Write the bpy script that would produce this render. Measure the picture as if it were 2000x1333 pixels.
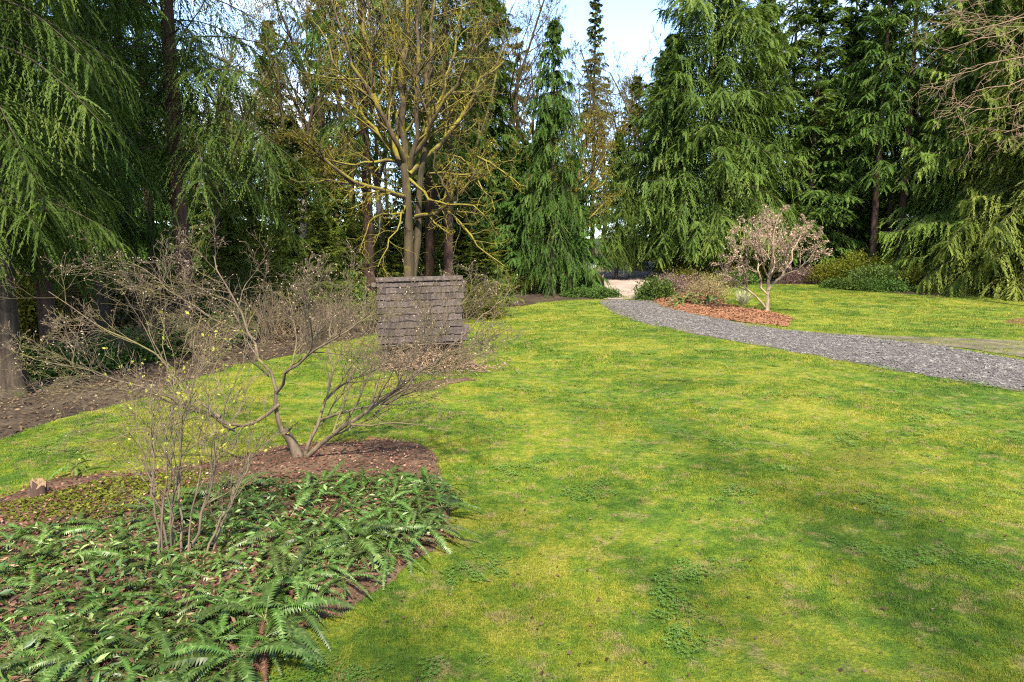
import bpy, math, random
import numpy as np
from mathutils import Vector, Matrix, noise as mnoise
from mathutils.geometry import delaunay_2d_cdt

for o in list(bpy.data.objects):
    bpy.data.objects.remove(o)
scene = bpy.context.scene
COL = scene.collection
R_ = math.radians

# ------------------------------------------------------------------ camera
CAM_H, PITCH, FPX = 3.5, R_(7.5), 1327.0
cam = bpy.data.cameras.new("camera")
cam.sensor_width = 36.0
cam.lens = FPX / 2000 * 36
cam.clip_start, cam.clip_end = 0.1, 6000
camo = bpy.data.objects.new("camera", cam)
COL.objects.link(camo)
camo.location = (0, 0, CAM_H)
camo.rotation_euler = (R_(90) - PITCH, 0, 0)
scene.camera = camo

# ------------------------------------------------------------------ sky, sun, exposure
SUN_EL, SUN_AZ = R_(48), R_(-185)      # azimuth clockwise from +Y (view direction); negative = to the left
world = bpy.data.worlds.new("World")
scene.world = world
world.use_nodes = True
wn = world.node_tree
sky = wn.nodes.new("ShaderNodeTexSky")
sky.sky_type = 'NISHITA'
sky.sun_disc = False
sky.sun_elevation = SUN_EL
sky.sun_rotation = SUN_AZ
sky.air_density, sky.dust_density, sky.ozone_density = 0.75, 0.3, 1.5
bg = wn.nodes["Background"]
# broken white cloud over the whole sky, denser towards the horizon by perspective
_tc = wn.nodes.new("ShaderNodeTexCoord")
_sp = wn.nodes.new("ShaderNodeSeparateXYZ"); wn.links.new(_tc.outputs["Generated"], _sp.inputs[0])
_ad = wn.nodes.new("ShaderNodeMath"); _ad.operation = 'ADD'; _ad.inputs[1].default_value = 0.22; wn.links.new(_sp.outputs[2], _ad.inputs[0])
_dv = wn.nodes.new("ShaderNodeVectorMath"); _dv.operation = 'DIVIDE'
_cb = wn.nodes.new("ShaderNodeCombineXYZ")
for _i in range(3): wn.links.new(_ad.outputs[0], _cb.inputs[_i])
wn.links.new(_tc.outputs["Generated"], _dv.inputs[0]); wn.links.new(_cb.outputs[0], _dv.inputs[1])
_ns = wn.nodes.new("ShaderNodeTexNoise"); _ns.inputs["Scale"].default_value = 1.1; _ns.inputs["Detail"].default_value = 7; _ns.inputs["Roughness"].default_value = 0.55
wn.links.new(_dv.outputs[0], _ns.inputs["Vector"])
_mr = wn.nodes.new("ShaderNodeMapRange"); _mr.interpolation_type = 'SMOOTHSTEP'
_mr.inputs[1].default_value = 0.50; _mr.inputs[2].default_value = 0.76; wn.links.new(_ns.outputs["Fac"], _mr.inputs[0])
_mx = wn.nodes.new("ShaderNodeMix"); _mx.data_type = 'RGBA'
wn.links.new(_mr.outputs[0], _mx.inputs[0]); wn.links.new(sky.outputs[0], _mx.inputs[6]); _mx.inputs[7].default_value = (3.1, 3.1, 3.1, 1)
wn.links.new(_mx.outputs[2], bg.inputs[0])
bg.inputs[1].default_value = 0.15
sun = bpy.data.lights.new("sun", 'SUN')
sun.energy = 3.9
sun.angle = R_(2.0)
sun.color = (1.0, 0.91, 0.74)
suno = bpy.data.objects.new("sun", sun)
COL.objects.link(suno)
sdir = Vector((math.sin(SUN_AZ) * math.cos(SUN_EL), math.cos(SUN_AZ) * math.cos(SUN_EL), math.sin(SUN_EL)))
suno.rotation_euler = sdir.to_track_quat('Z', 'Y').to_euler()
suno.location = (-30, -10, 60)
scene.view_settings.view_transform = 'Standard'
scene.view_settings.look = 'None'
scene.view_settings.gamma = 1
scene.view_settings.use_curve_mapping = False
scene.view_settings.exposure = 2.05
scene.render.engine = 'CYCLES'
scene.cycles.max_bounces = 9
scene.cycles.diffuse_bounces = 5
scene.cycles.transmission_bounces = 5
scene.cycles.glossy_bounces = 2
scene.cycles.use_denoising = False
scene.cycles.filter_width = 1.15
scene.cycles.sample_clamp_indirect = 3.0

# ------------------------------------------------------------------ projection helpers (photo pixel -> place)
CT, ST = math.cos(PITCH), math.sin(PITCH)


def TZ(x, y):
    """terrain height"""
    x = np.asarray(x, float); y = np.asarray(y, float)
    s = np.maximum(0, y - 36)
    z = 0.045 * (s - 4 * (1 - np.exp(-s / 4)))
    z = np.where(s > 60, 0.045 * 56 + 0.02 * (s - 60), z)
    z = z + 0.05 * np.sin(x * 0.31 + 1.0) * np.sin(y * 0.27) + 0.03 * np.sin(x * 0.8 + y * 0.53)
    return z


def tz(x, y):
    return float(TZ(x, y))


def ray(px, py):
    u, v = (px - 1000) / FPX, (666.5 - py) / FPX
    return Vector((u, CT + v * ST, -ST + v * CT))


def G(px, py):
    """ground point seen at a pixel"""
    d = ray(px, py)
    z = 0.0
    for _ in range(25):
        t = (z - CAM_H) / d.z
        t = min(t, 400)
        z = 0.5 * z + 0.5 * tz(d.x * t, d.y * t)
    return (d.x * t, d.y * t)


def AT(px, y):
    """ground point in pixel column px at distance y"""
    z = tz((px - 1000) / FPX * y, y)
    zc = y * CT + (CAM_H - z) * ST
    x = (px - 1000) / FPX * zc
    return (x, y)


def P3(px, py, y):
    d = ray(px, py)
    t = y / d.y
    return (d.x * t, y, CAM_H + d.z * t)


# ------------------------------------------------------------------ object helpers
def tag(o, label=None, cat=None, group=None, kind=None):
    if label: o["label"] = label
    if cat: o["category"] = cat
    if group: o["group"] = group
    if kind: o["kind"] = kind
    return o


def empty(name, loc=(0, 0, 0), rz=0, sc=(1, 1, 1)):
    o = bpy.data.objects.new(name, None)
    o.empty_display_size = 0.2
    COL.objects.link(o)
    o.location = loc
    o.rotation_euler = (0, 0, rz)
    o.scale = sc
    return o


def link(name, me, parent=None):
    o = bpy.data.objects.new(name, me)
    COL.objects.link(o)
    if parent is not None:
        o.parent = parent
    if name in ('foliage', 'branches', 'leaves', 'moss', 'buds', 'stems', 'limbs'):
        o["kind"] = 'stuff'
    return o


class MB:
    """collects vertices, faces and a per-vertex tint"""
    def __init__(self):
        self.v, self.f, self.t, self.n, self.sm = [], [], [], 0, []

    def add(self, V, F, tint=0.5, smooth=False):
        V = np.asarray(V, np.float32).reshape(-1, 3)
        F = np.asarray(F, np.int64)
        self.v.append(V)
        self.f.append(F + self.n)
        self.sm.append(np.full(len(F), smooth))
        t = np.empty(len(V), np.float32); t[:] = tint
        self.t.append(t)
        self.n += len(V)

    def tris(self, A, B, C, tint=0.5):
        A, B, C = (np.asarray(q).reshape(-1, 3) for q in (A, B, C))
        m = len(A)
        V = np.stack([A, B, C], 1).reshape(-1, 3)
        F = np.arange(3 * m).reshape(m, 3)
        if np.ndim(tint): tint = np.repeat(np.asarray(tint).ravel(), 3)
        self.add(V, F, tint)

    def quads(self, A, B, C, D, tint=0.5):
        A, B, C, D = (np.asarray(q).reshape(-1, 3) for q in (A, B, C, D))
        m = len(A)
        V = np.stack([A, B, C, D], 1).reshape(-1, 3)
        F = np.arange(4 * m).reshape(m, 4)
        if np.ndim(tint): tint = np.repeat(np.asarray(tint).ravel(), 4)
        self.add(V, F, tint)

    def tubes(self, P, R, k=5, tint=0.5, cap=False):
        P = np.asarray(P, float); R = np.asarray(R, float)
        if P.ndim == 2: P = P[None]; R = R[None]
        B, n, _ = P.shape
        T = np.gradient(P, axis=1)
        T /= np.linalg.norm(T, axis=2, keepdims=True) + 1e-9
        Tm = T.mean(1)
        ref = np.where((np.abs(Tm[:, 2:3]) > 0.8), np.array([[1.0, 0.13, 0]]), np.array([[0, 0.1, 1.0]]))
        N = np.cross(T, ref[:, None, :]); N /= np.linalg.norm(N, axis=2, keepdims=True) + 1e-9
        Bn = np.cross(T, N)
        a = np.arange(k) / k * 2 * np.pi
        ring = N[:, :, None, :] * np.cos(a)[:, None] + Bn[:, :, None, :] * np.sin(a)[:, None]
        V = P[:, :, None, :] + ring * R[:, :, None, None]
        i = np.arange(B)[:, None, None] * (n * k)
        j = np.arange(n - 1)[None, :, None] * k
        q = np.arange(k)[None, None, :]
        q2 = (q + 1) % k
        F = np.stack([i + j + q, i + j + q2, i + j + k + q2, i + j + k + q], -1).reshape(-1, 4)
        if np.ndim(tint): tint = np.repeat(np.asarray(tint).ravel(), n * k)
        self.add(V, F, tint, True)
        if cap:
            c = V[:, -1].mean(1)
            for b in range(B):
                self.add(np.vstack([V[b, -1], c[b][None]]), [[m, (m + 1) % k, k] for m in range(k)], 0.5)

    def box(self, c, s, M=None, tint=0.5):
        c = np.array(c, float); s = np.array(s, float) / 2
        S = np.array([[-1, -1, -1], [1, -1, -1], [1, 1, -1], [-1, 1, -1], [-1, -1, 1], [1, -1, 1], [1, 1, 1], [-1, 1, 1]])
        V = S * s
        if M is not None: V = V @ np.array(M).T
        self.add(V + c, [[0, 3, 2, 1], [4, 5, 6, 7], [0, 1, 5, 4], [1, 2, 6, 5], [2, 3, 7, 6], [3, 0, 4, 7]], tint)

    def mesh(self, name, mat):
        me = bpy.data.meshes.new(name)
        if not self.v:
            return me
        V = np.concatenate(self.v)
        me.vertices.add(len(V))
        me.vertices.foreach_set("co", V.ravel())
        tot = sum(len(f) for f in self.f)
        loops = np.concatenate([f.ravel() for f in self.f]).astype(np.int32)
        lens = np.concatenate([np.full(len(f), f.shape[1]) for f in self.f])
        st = np.concatenate([[0], np.cumsum(lens)[:-1]]).astype(np.int32)
        me.loops.add(len(loops))
        me.loops.foreach_set("vertex_index", loops)
        me.polygons.add(tot)
        me.polygons.foreach_set("loop_start", st)
        me.polygons.foreach_set("use_smooth", np.concatenate(self.sm).astype(bool))
        at = me.attributes.new("tint", 'FLOAT', 'POINT')
        at.data.foreach_set("value", np.concatenate(self.t))
        me.update(calc_edges=True)
        if mat is not None:
            me.materials.append(mat)
        return me


def nrm(v):
    return v / (np.linalg.norm(v, axis=-1, keepdims=True) + 1e-9)


# ------------------------------------------------------------------ materials
def newmat(name):
    m = bpy.data.materials.new(name)
    m.use_nodes = True
    nt = m.node_tree
    for n in list(nt.nodes): nt.nodes.remove(n)
    out = nt.nodes.new("ShaderNodeOutputMaterial")
    return m, nt, out


def N(nt, t, **kw):
    n = nt.nodes.new(t)
    for k, v in kw.items(): setattr(n, k, v)
    return n


def ramp(nt, stops, fac):
    r = N(nt, "ShaderNodeValToRGB")
    e = r.color_ramp.elements
    while len(e) < len(stops): e.new(0.5)
    for i, (p, c) in enumerate(stops):
        e[i].position = p; e[i].color = (*c, 1)
    nt.links.new(fac, r.inputs[0])
    return r.outputs[0]


def noise(nt, vec, scale, detail=4, rough=0.55, dist=0.0):
    n = N(nt, "ShaderNodeTexNoise")
    n.inputs["Scale"].default_value = scale
    n.inputs["Detail"].default_value = detail
    n.inputs["Roughness"].default_value = rough
    n.inputs["Distortion"].default_value = dist
    if vec is not None: nt.links.new(vec, n.inputs["Vector"])
    return n.outputs["Fac"]


def math_(nt, op, a, b=None, clamp=False):
    n = N(nt, "ShaderNodeMath", operation=op, use_clamp=clamp)
    for i, q in enumerate((a, b)):
        if q is None: continue
        if isinstance(q, (int, float)): n.inputs[i].default_value = q
        else: nt.links.new(q, n.inputs[i])
    return n.outputs[0]


def mixc(nt, fac, a, b, mode='MIX'):
    n = N(nt, "ShaderNodeMix", data_type='RGBA', blend_type=mode)
    for i, q in ((0, fac), (6, a), (7, b)):
        if isinstance(q, (int, float)): n.inputs[i].default_value = q
        elif isinstance(q, tuple): n.inputs[i].default_value = (*q, 1)
        else: nt.links.new(q, n.inputs[i])
    return n.outputs[2]


def mapr(nt, v, a, b, c=0.0, d=1.0):
    n = N(nt, "ShaderNodeMapRange")
    n.interpolation_type = 'SMOOTHSTEP'
    nt.links.new(v, n.inputs[0])
    for i, q in enumerate((a, b, c, d)): n.inputs[i + 1].default_value = q
    return n.outputs[0]


def bsdf(nt, col, rough=0.8, spec=0.2, bumph=None, bstr=0.5, bdist=0.02):
    p = N(nt, "ShaderNodeBsdfPrincipled")
    if isinstance(col, tuple): p.inputs["Base Color"].default_value = (*col, 1)
    else: nt.links.new(col, p.inputs["Base Color"])
    p.inputs["Roughness"].default_value = rough
    p.inputs["Specular IOR Level"].default_value = spec
    if bumph is not None:
        b = N(nt, "ShaderNodeBump")
        b.inputs["Strength"].default_value = bstr
        b.inputs["Distance"].default_value = bdist
        nt.links.new(bumph, b.inputs["Height"])
        nt.links.new(b.outputs[0], p.inputs["Normal"])
    return p


def foliage(name, dark, mid, light, trans=0.3, rough=0.7, spec=0.1, vary=0.12):
    m, nt, out = newmat(name)
    a = N(nt, "ShaderNodeAttribute", attribute_name="tint")
    oi = N(nt, "ShaderNodeObjectInfo")
    geo = N(nt, "ShaderNodeNewGeometry")
    nz = noise(nt, geo.outputs["Position"], 0.9, 2)
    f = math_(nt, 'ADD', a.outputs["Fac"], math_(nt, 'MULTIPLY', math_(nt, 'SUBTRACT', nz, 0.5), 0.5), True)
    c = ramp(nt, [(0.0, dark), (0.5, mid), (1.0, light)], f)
    h = N(nt, "ShaderNodeHueSaturation")
    nt.links.new(c, h.inputs["Color"])
    nt.links.new(math_(nt, 'ADD', math_(nt, 'MULTIPLY', oi.outputs["Random"], 2 * vary), 1 - vary), h.inputs["Value"])
    nt.links.new(math_(nt, 'ADD', math_(nt, 'MULTIPLY', oi.outputs["Random"], 0.03), 0.485), h.inputs["Hue"])
    p = bsdf(nt, h.outputs[0], rough, spec)
    tr = N(nt, "ShaderNodeBsdfTranslucent")
    nt.links.new(mixc(nt, 1.0, h.outputs[0], (1.25, 1.2, 0.6), 'MULTIPLY'), tr.inputs[0])
    mx = N(nt, "ShaderNodeMixShader")
    mx.inputs[0].default_value = trans
    nt.links.new(p.outputs[0], mx.inputs[1]); nt.links.new(tr.outputs[0], mx.inputs[2])
    nt.links.new(mx.outputs[0], out.inputs[0])
    return m


def bark(name, c0, c1, moss=None, mossamt=0.5, scale=6.0, stretch=0.18, bstr=0.8, vary=0.0):
    m, nt, out = newmat(name)
    tc = N(nt, "ShaderNodeTexCoord")
    mp = N(nt, "ShaderNodeMapping")
    mp.inputs["Scale"].default_value = (1, 1, stretch)
    nt.links.new(tc.outputs["Object"], mp.inputs[0])
    n1 = noise(nt, mp.outputs[0], scale, 6, 0.65, 0.3)
    n2 = noise(nt, tc.outputs["Object"], 1.3, 3)
    c = ramp(nt, [(0.3, c0), (0.7, c1)], n1)
    if moss:
        geo = N(nt, "ShaderNodeNewGeometry")
        sx = N(nt, "ShaderNodeSeparateXYZ")
        nt.links.new(geo.outputs["Normal"], sx.inputs[0])
        f = math_(nt, 'ADD', math_(nt, 'MULTIPLY', sx.outputs[2], 0.35), n2)
        f = mapr(nt, f, 0.75 - mossamt * 0.5, 0.95 - mossamt * 0.5)
        mc = ramp(nt, [(0.3, tuple(q * 0.55 for q in moss)), (0.7, moss)], noise(nt, tc.outputs["Object"], 9, 4))
        c = mixc(nt, f, c, mc)
    if vary:
        oi = N(nt, "ShaderNodeObjectInfo")
        h = N(nt, "ShaderNodeHueSaturation")
        nt.links.new(c, h.inputs["Color"])
        nt.links.new(math_(nt, 'ADD', math_(nt, 'MULTIPLY', oi.outputs["Random"], 2 * vary), 1 - vary), h.inputs["Value"])
        c = h.outputs[0]
    p = bsdf(nt, c, 0.9, 0.15, n1, bstr, 0.03)
    nt.links.new(p.outputs[0], out.inputs[0])
    return m


def ground_mat(name, stops, scale, fine, bstr=0.6, bdist=0.03, rough=0.95):
    m, nt, out = newmat(name)
    geo = N(nt, "ShaderNodeNewGeometry")
    pos = geo.outputs["Position"]
    n1 = noise(nt, pos, scale, 6, 0.65)
    n2 = noise(nt, pos, fine, 5, 0.7)
    f = math_(nt, 'ADD', math_(nt, 'MULTIPLY', n1, 0.5), math_(nt, 'MULTIPLY', n2, 0.5))
    f = mapr(nt, f, 0.3, 0.7)
    c = ramp(nt, stops, f)
    p = bsdf(nt, c, rough, 0.15, n2, bstr, bdist)
    nt.links.new(p.outputs[0], out.inputs[0])
    return m


def lawn_colour(nt):
    """patchy moss, grass and straw, shared by the turf sheet and its blades"""
    geo = N(nt, "ShaderNodeNewGeometry")
    pos = geo.outputs["Position"]
    big = noise(nt, pos, 0.22, 3, 0.5)
    mid = noise(nt, pos, 1.1, 4, 0.6)
    sml = noise(nt, pos, 5.5, 4, 0.65)
    f = math_(nt, 'ADD', math_(nt, 'MULTIPLY', big, 0.30), math_(nt, 'ADD', math_(nt, 'MULTIPLY', mid, 0.40), math_(nt, 'MULTIPLY', sml, 0.30)))
    f = mapr(nt, f, 0.38, 0.62)
    c = ramp(nt, [(0.0, (0.044, 0.098, 0.009)), (0.35, (0.092, 0.148, 0.011)), (0.65, (0.150, 0.182, 0.014)), (1.0, (0.235, 0.222, 0.028))], f)
    straw = mapr(nt, noise(nt, pos, 2.6, 6, 0.75), 0.51, 0.66)
    c = mixc(nt, math_(nt, 'MULTIPLY', straw, 0.7), c, (0.27, 0.195, 0.085))
    return c, pos, sml


def lawn_mat(blade):
    m, nt, out = newmat("grass_blades" if blade else "turf")
    c, pos, sml = lawn_colour(nt)
    if blade:
        a = N(nt, "ShaderNodeAttribute", attribute_name="tint")
        c = mixc(nt, 1.0, c, ramp(nt, [(0, (0.72, 0.85, 0.8)), (1, (1.35, 1.22, 1.1))], a.outputs["Fac"]), 'MULTIPLY')
        p = bsdf(nt, c, 0.6, 0.2)
        tr = N(nt, "ShaderNodeBsdfTranslucent")
        nt.links.new(c, tr.inputs[0])
        mx = N(nt, "ShaderNodeMixShader"); mx.inputs[0].default_value = 0.3
        nt.links.new(p.outputs[0], mx.inputs[1]); nt.links.new(tr.outputs[0], mx.inputs[2])
        nt.links.new(mx.outputs[0], out.inputs[0])
    else:
        fine = noise(nt, pos, 22, 5, 0.7)
        c = mixc(nt, mapr(nt, fine, 0.40, 0.62, 0.55, 0.0), c, (0.055, 0.075, 0.014))
        lump = noise(nt, pos, 3.0, 5, 0.6)
        hgt = math_(nt, 'ADD', math_(nt, 'MULTIPLY', lump, 1.0), math_(nt, 'MULTIPLY', fine, 0.55))
        p = bsdf(nt, c, 0.95, 0.1, hgt, 0.9, 0.09)
        nt.links.new(p.outputs[0], out.inputs[0])
    return m


M = {}
M['turf'] = lawn_mat(False)
M['blade'] = lawn_mat(True)
M['clover'] = foliage('clover_leaf', (0.05, 0.11, 0.016), (0.085, 0.155, 0.022), (0.14, 0.20, 0.05), 0.2)
M['duff'] = ground_mat('forest_floor', [(0, (0.014, 0.010, 0.007)), (0.5, (0.038, 0.026, 0.017)), (1, (0.080, 0.060, 0.038))], 0.6, 9)
M['soil'] = ground_mat('garden_soil', [(0, (0.028, 0.017, 0.010)), (0.5, (0.078, 0.046, 0.028)), (1, (0.14, 0.095, 0.055))], 1.2, 12)
M['mulch'] = ground_mat('bark_mulch', [(0, (0.060, 0.026, 0.014)), (0.5, (0.150, 0.070, 0.036)), (1, (0.24, 0.13, 0.072))], 1.5, 10, 0.9)
M['gravel'] = ground_mat('gravel', [(0, (0.036, 0.032, 0.030)), (0.5, (0.082, 0.074, 0.070)), (1, (0.16, 0.142, 0.130))], 0.9, 13, 0.9, 0.05)
M['track'] = ground_mat('dusty_track', [(0, (0.14, 0.105, 0.085)), (0.5, (0.24, 0.185, 0.155)), (1, (0.32, 0.26, 0.225))], 0.5, 8)
M['dirt'] = ground_mat('bare_dirt', [(0, (0.040, 0.034, 0.022)), (0.5, (0.095, 0.080, 0.050)), (1, (0.16, 0.135, 0.09))], 1.1, 9)
M['road'] = ground_mat('road_grey', [(0, (0.27, 0.27, 0.28)), (1, (0.40, 0.40, 0.42))], 0.4, 6)
M['stone'] = ground_mat('gravel_stone', [(0, (0.028, 0.025, 0.024)), (0.5, (0.088, 0.079, 0.074)), (1, (0.23, 0.21, 0.19))], 4.0, 30, 0.3)
M['chip'] = ground_mat('bark_chip', [(0, (0.075, 0.033, 0.018)), (0.5, (0.185, 0.084, 0.042)), (1, (0.30, 0.175, 0.10))], 5.0, 30, 0.3)
M['litter'] = foliage('fallen_leaf', (0.030, 0.018, 0.012), (0.080, 0.046, 0.028), (0.22, 0.15, 0.095), 0.1, 0.8, 0.1)
M['redlitter'] = foliage('red_brown_litter', (0.04, 0.016, 0.012), (0.12, 0.045, 0.032), (0.32, 0.20, 0.14), 0.1, 0.8, 0.1)

M['hemlock'] = foliage('hemlock_needles', (0.028, 0.056, 0.010), (0.062, 0.108, 0.018), (0.125, 0.160, 0.032), 0.38)
M['darkfir'] = foliage('dark_conifer_needles', (0.027, 0.054, 0.011), (0.058, 0.108, 0.020), (0.115, 0.160, 0.034), 0.40)
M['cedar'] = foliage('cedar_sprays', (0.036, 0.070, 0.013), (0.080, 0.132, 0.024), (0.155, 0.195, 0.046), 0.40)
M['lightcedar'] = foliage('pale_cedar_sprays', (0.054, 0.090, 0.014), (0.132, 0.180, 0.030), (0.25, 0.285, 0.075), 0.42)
M['oldcone'] = foliage('olive_conifer_needles', (0.036, 0.050, 0.010), (0.080, 0.095, 0.020), (0.150, 0.135, 0.036), 0.33)
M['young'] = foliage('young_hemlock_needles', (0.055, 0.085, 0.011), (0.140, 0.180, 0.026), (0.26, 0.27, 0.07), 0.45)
M['fern'] = foliage('fern_frond', (0.018, 0.038, 0.006), (0.046, 0.084, 0.011), (0.190, 0.215, 0.075), 0.20, 0.42, 0.35, 0.5)
M['deadfern'] = foliage('dead_fern_frond', (0.045, 0.022, 0.015), (0.11, 0.055, 0.034), (0.25, 0.16, 0.10), 0.2, 0.8, 0.1)
M['salal'] = foliage('broad_dark_leaf', (0.026, 0.050, 0.009), (0.054, 0.096, 0.016), (0.125, 0.170, 0.05), 0.2, 0.6, 0.12)
M['huck'] = foliage('yellow_green_leaf', (0.045, 0.055, 0.008), (0.105, 0.115, 0.012), (0.20, 0.19, 0.03), 0.35)
M['tan'] = foliage('tan_shrub_leaf', (0.13, 0.10, 0.045), (0.25, 0.21, 0.10), (0.42, 0.36, 0.20), 0.3)
M['heather'] = foliage('dull_purple_leaf', (0.07, 0.045, 0.04), (0.15, 0.095, 0.085), (0.26, 0.19, 0.15), 0.25)
M['pink'] = foliage('beige_pink_bud_leaf', (0.14, 0.085, 0.065), (0.29, 0.190, 0.148), (0.48, 0.35, 0.285), 0.3)
M['bud'] = foliage('pale_bud', (0.10, 0.065, 0.042), (0.19, 0.135, 0.09), (0.34, 0.27, 0.19), 0.1)
M['newleaf'] = foliage('fresh_yellow_leaf', (0.16, 0.19, 0.02), (0.30, 0.32, 0.04), (0.46, 0.46, 0.10), 0.4)
M['mossbit'] = foliage('moss_tuft', (0.05, 0.048, 0.007), (0.135, 0.120, 0.013), (0.27, 0.225, 0.028), 0.3, 0.9, 0.05)
M['mossdim'] = foliage('brown_moss_tuft', (0.05, 0.042, 0.012), (0.115, 0.095, 0.026), (0.21, 0.17, 0.05), 0.3, 0.9, 0.05)
M['strawblade'] = foliage('straw_grass', (0.28, 0.25, 0.13), (0.45, 0.42, 0.25), (0.62, 0.6, 0.42), 0.3)

M['b_red'] = bark('red_brown_bark', (0.022, 0.013, 0.010), (0.078, 0.046, 0.034), None, 0, 7)
M['b_cedar'] = bark('furrowed_cedar_bark', (0.014, 0.010, 0.008), (0.062, 0.046, 0.032), (0.06, 0.065, 0.014), 0.2, 9, 0.08, 1.0)
M['b_dark'] = bark('dark_bark', (0.020, 0.015, 0.011), (0.075, 0.055, 0.040), None, 0, 6)
M['b_grey'] = bark('grey_bark', (0.06, 0.05, 0.042), (0.16, 0.135, 0.115), None, 0, 5)
M['b_moss'] = bark('mossy_bark', (0.034, 0.025, 0.016), (0.095, 0.070, 0.042), (0.175, 0.150, 0.018), 0.60, 5)
M['b_mossdim'] = bark('half_mossy_bark', (0.022, 0.017, 0.011), (0.066, 0.050, 0.030), (0.125, 0.108, 0.020), 0.45, 5)
M['b_mag'] = bark('grey_brown_limb_bark', (0.040, 0.029, 0.020), (0.150, 0.112, 0.078), (0.13, 0.12, 0.03), 0.2, 8)
M['b_twig'] = bark('pale_twig_bark', (0.055, 0.040, 0.027), (0.16, 0.12, 0.085), (0.2, 0.18, 0.05), 0.25, 8)
M['b_dead'] = bark('dead_twig_bark', (0.10, 0.065, 0.04), (0.27, 0.185, 0.12), None, 0, 8)
M['b_maple'] = bark('smooth_tan_bark', (0.12, 0.085, 0.055), (0.28, 0.21, 0.14), None, 0, 6)
M['shingle'] = bark('weathered_cedar_shingle', (0.020, 0.015, 0.013), (0.066, 0.052, 0.046), None, 0, 9, 0.3, 0.6, 0.38)
M['plank'] = bark('weathered_plank', (0.045, 0.035, 0.028), (0.13, 0.10, 0.08), None, 0, 10, 0.12)
M['log'] = bark('split_firewood', (0.09, 0.055, 0.032), (0.28, 0.185, 0.11), None, 0, 10, 0.3)

# ------------------------------------------------------------------ ground
def grid_lines(spec):
    out = []
    for a, b, s in spec:
        out += list(np.arange(a, b, s))
    return np.array(out + [spec[-1][1]])


def build_ground():
    xs = grid_lines([(-2500, -400, 300), (-400, -80, 40), (-80, -40, 2), (-40, 50, 1.2), (50, 90, 2), (90, 400, 40), (400, 2500, 300)])
    ys = grid_lines([(-600, -40, 80), (-40, -6, 4), (-6, 75, 1.2), (75, 130, 3), (130, 400, 30), (400, 3000, 200)])
    X, Y = np.meshgrid(xs, ys)
    Z = TZ(X, Y)
    ny, nx = X.shape
    mb = MB()
    i = np.arange(ny - 1)[:, None] * nx + np.arange(nx - 1)[None]
    F = np.stack([i, i + 1, i + nx + 1, i + nx], -1).reshape(-1, 4)
    mb.add(np.stack([X, Y, Z], -1), F, 0.5, True)
    o = link('ground', mb.mesh('ground', M['duff']))
    tag(o, kind='structure')


build_ground()


def wobble(poly, amp, step, seed, scale=0.6):
    """resample a ground polygon and give it an uneven edge"""
    out = []
    n = len(poly)
    for i in range(n):
        a, b = np.array(poly[i]), np.array(poly[(i + 1) % n])
        L = np.linalg.norm(b - a)
        m = max(1, int(L / step))
        for j in range(m):
            p = a + (b - a) * j / m
            k = mnoise.noise_vector(Vector((p[0] * scale, p[1] * scale, seed)))
            k2 = mnoise.noise_vector(Vector((p[0] * scale * 4, p[1] * scale * 4, seed + 9)))
            out.append((p[0] + amp * (k.x + 0.5 * k2.x), p[1] + amp * (k.y + 0.5 * k2.y)))
    return out


def inside(px, py, poly):
    px = np.asarray(px); py = np.asarray(py)
    c = np.zeros(px.shape, bool)
    n = len(poly)
    for i in range(n):
        x1, y1 = poly[i]; x2, y2 = poly[(i + 1) % n]
        if y1 == y2: continue
        k = ((y1 > py) != (y2 > py)) & (px < (x2 - x1) * (py - y1) / (y2 - y1) + x1)
        c ^= k
    return c


def edge_dist(px, py, poly):
    d = np.full(px.shape, 1e9)
    n = len(poly)
    for i in range(n):
        a = np.array(poly[i]); b = np.array(poly[(i + 1) % n])
        ab = b - a
        t = np.clip(((px - a[0]) * ab[0] + (py - a[1]) * ab[1]) / (ab @ ab + 1e-9), 0, 1)
        d = np.minimum(d, np.hypot(px - a[0] - ab[0] * t, py - a[1] - ab[1] * t))
    return d


def sheet(name, poly, mat, lift, step, dome=0.0, domew=1.0, rough=0.0):
    P = np.array(poly)
    x0, y0 = P.min(0); x1, y1 = P.max(0)
    gx, gy = np.meshgrid(np.arange(x0, x1, step), np.arange(y0, y1, step))
    gx = gx.ravel() + np.random.default_rng(1).uniform(-.2, .2, gx.size) * step
    gy = gy.ravel() + np.random.default_rng(2).uniform(-.2, .2, gy.size) * step
    k = inside(gx, gy, poly)
    gx, gy = gx[k], gy[k]
    d = edge_dist(gx, gy, poly)
    k = d > step * 0.45
    gx, gy, d = gx[k], gy[k], d[k]
    n = len(poly)
    vs = [Vector(p) for p in poly] + [Vector((a, b)) for a, b in zip(gx, gy)]
    V, E, F, *_ = delaunay_2d_cdt(vs, [(i, (i + 1) % n) for i in range(n)], [], 1, 1e-5)
    xs = np.array([v.x for v in V]); ys = np.array([v.y for v in V])
    dd = edge_dist(xs, ys, poly)
    z = TZ(xs, ys) + lift + dome * (1 - np.exp(-dd / domew))
    if rough:
        z += np.minimum(1, dd / 0.4) * rough * np.random.default_rng(5).uniform(-1, 1, len(z))
    mb = MB()
    mb.add(np.stack([xs, ys, z], 1), [list(f) for f in F], 0.5, True)
    o = link(name, mb.mesh(name, mat))
    tag(o, kind='structure')
    return o


def gp(*pts):
    return [G(*p) for p in pts]


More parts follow.
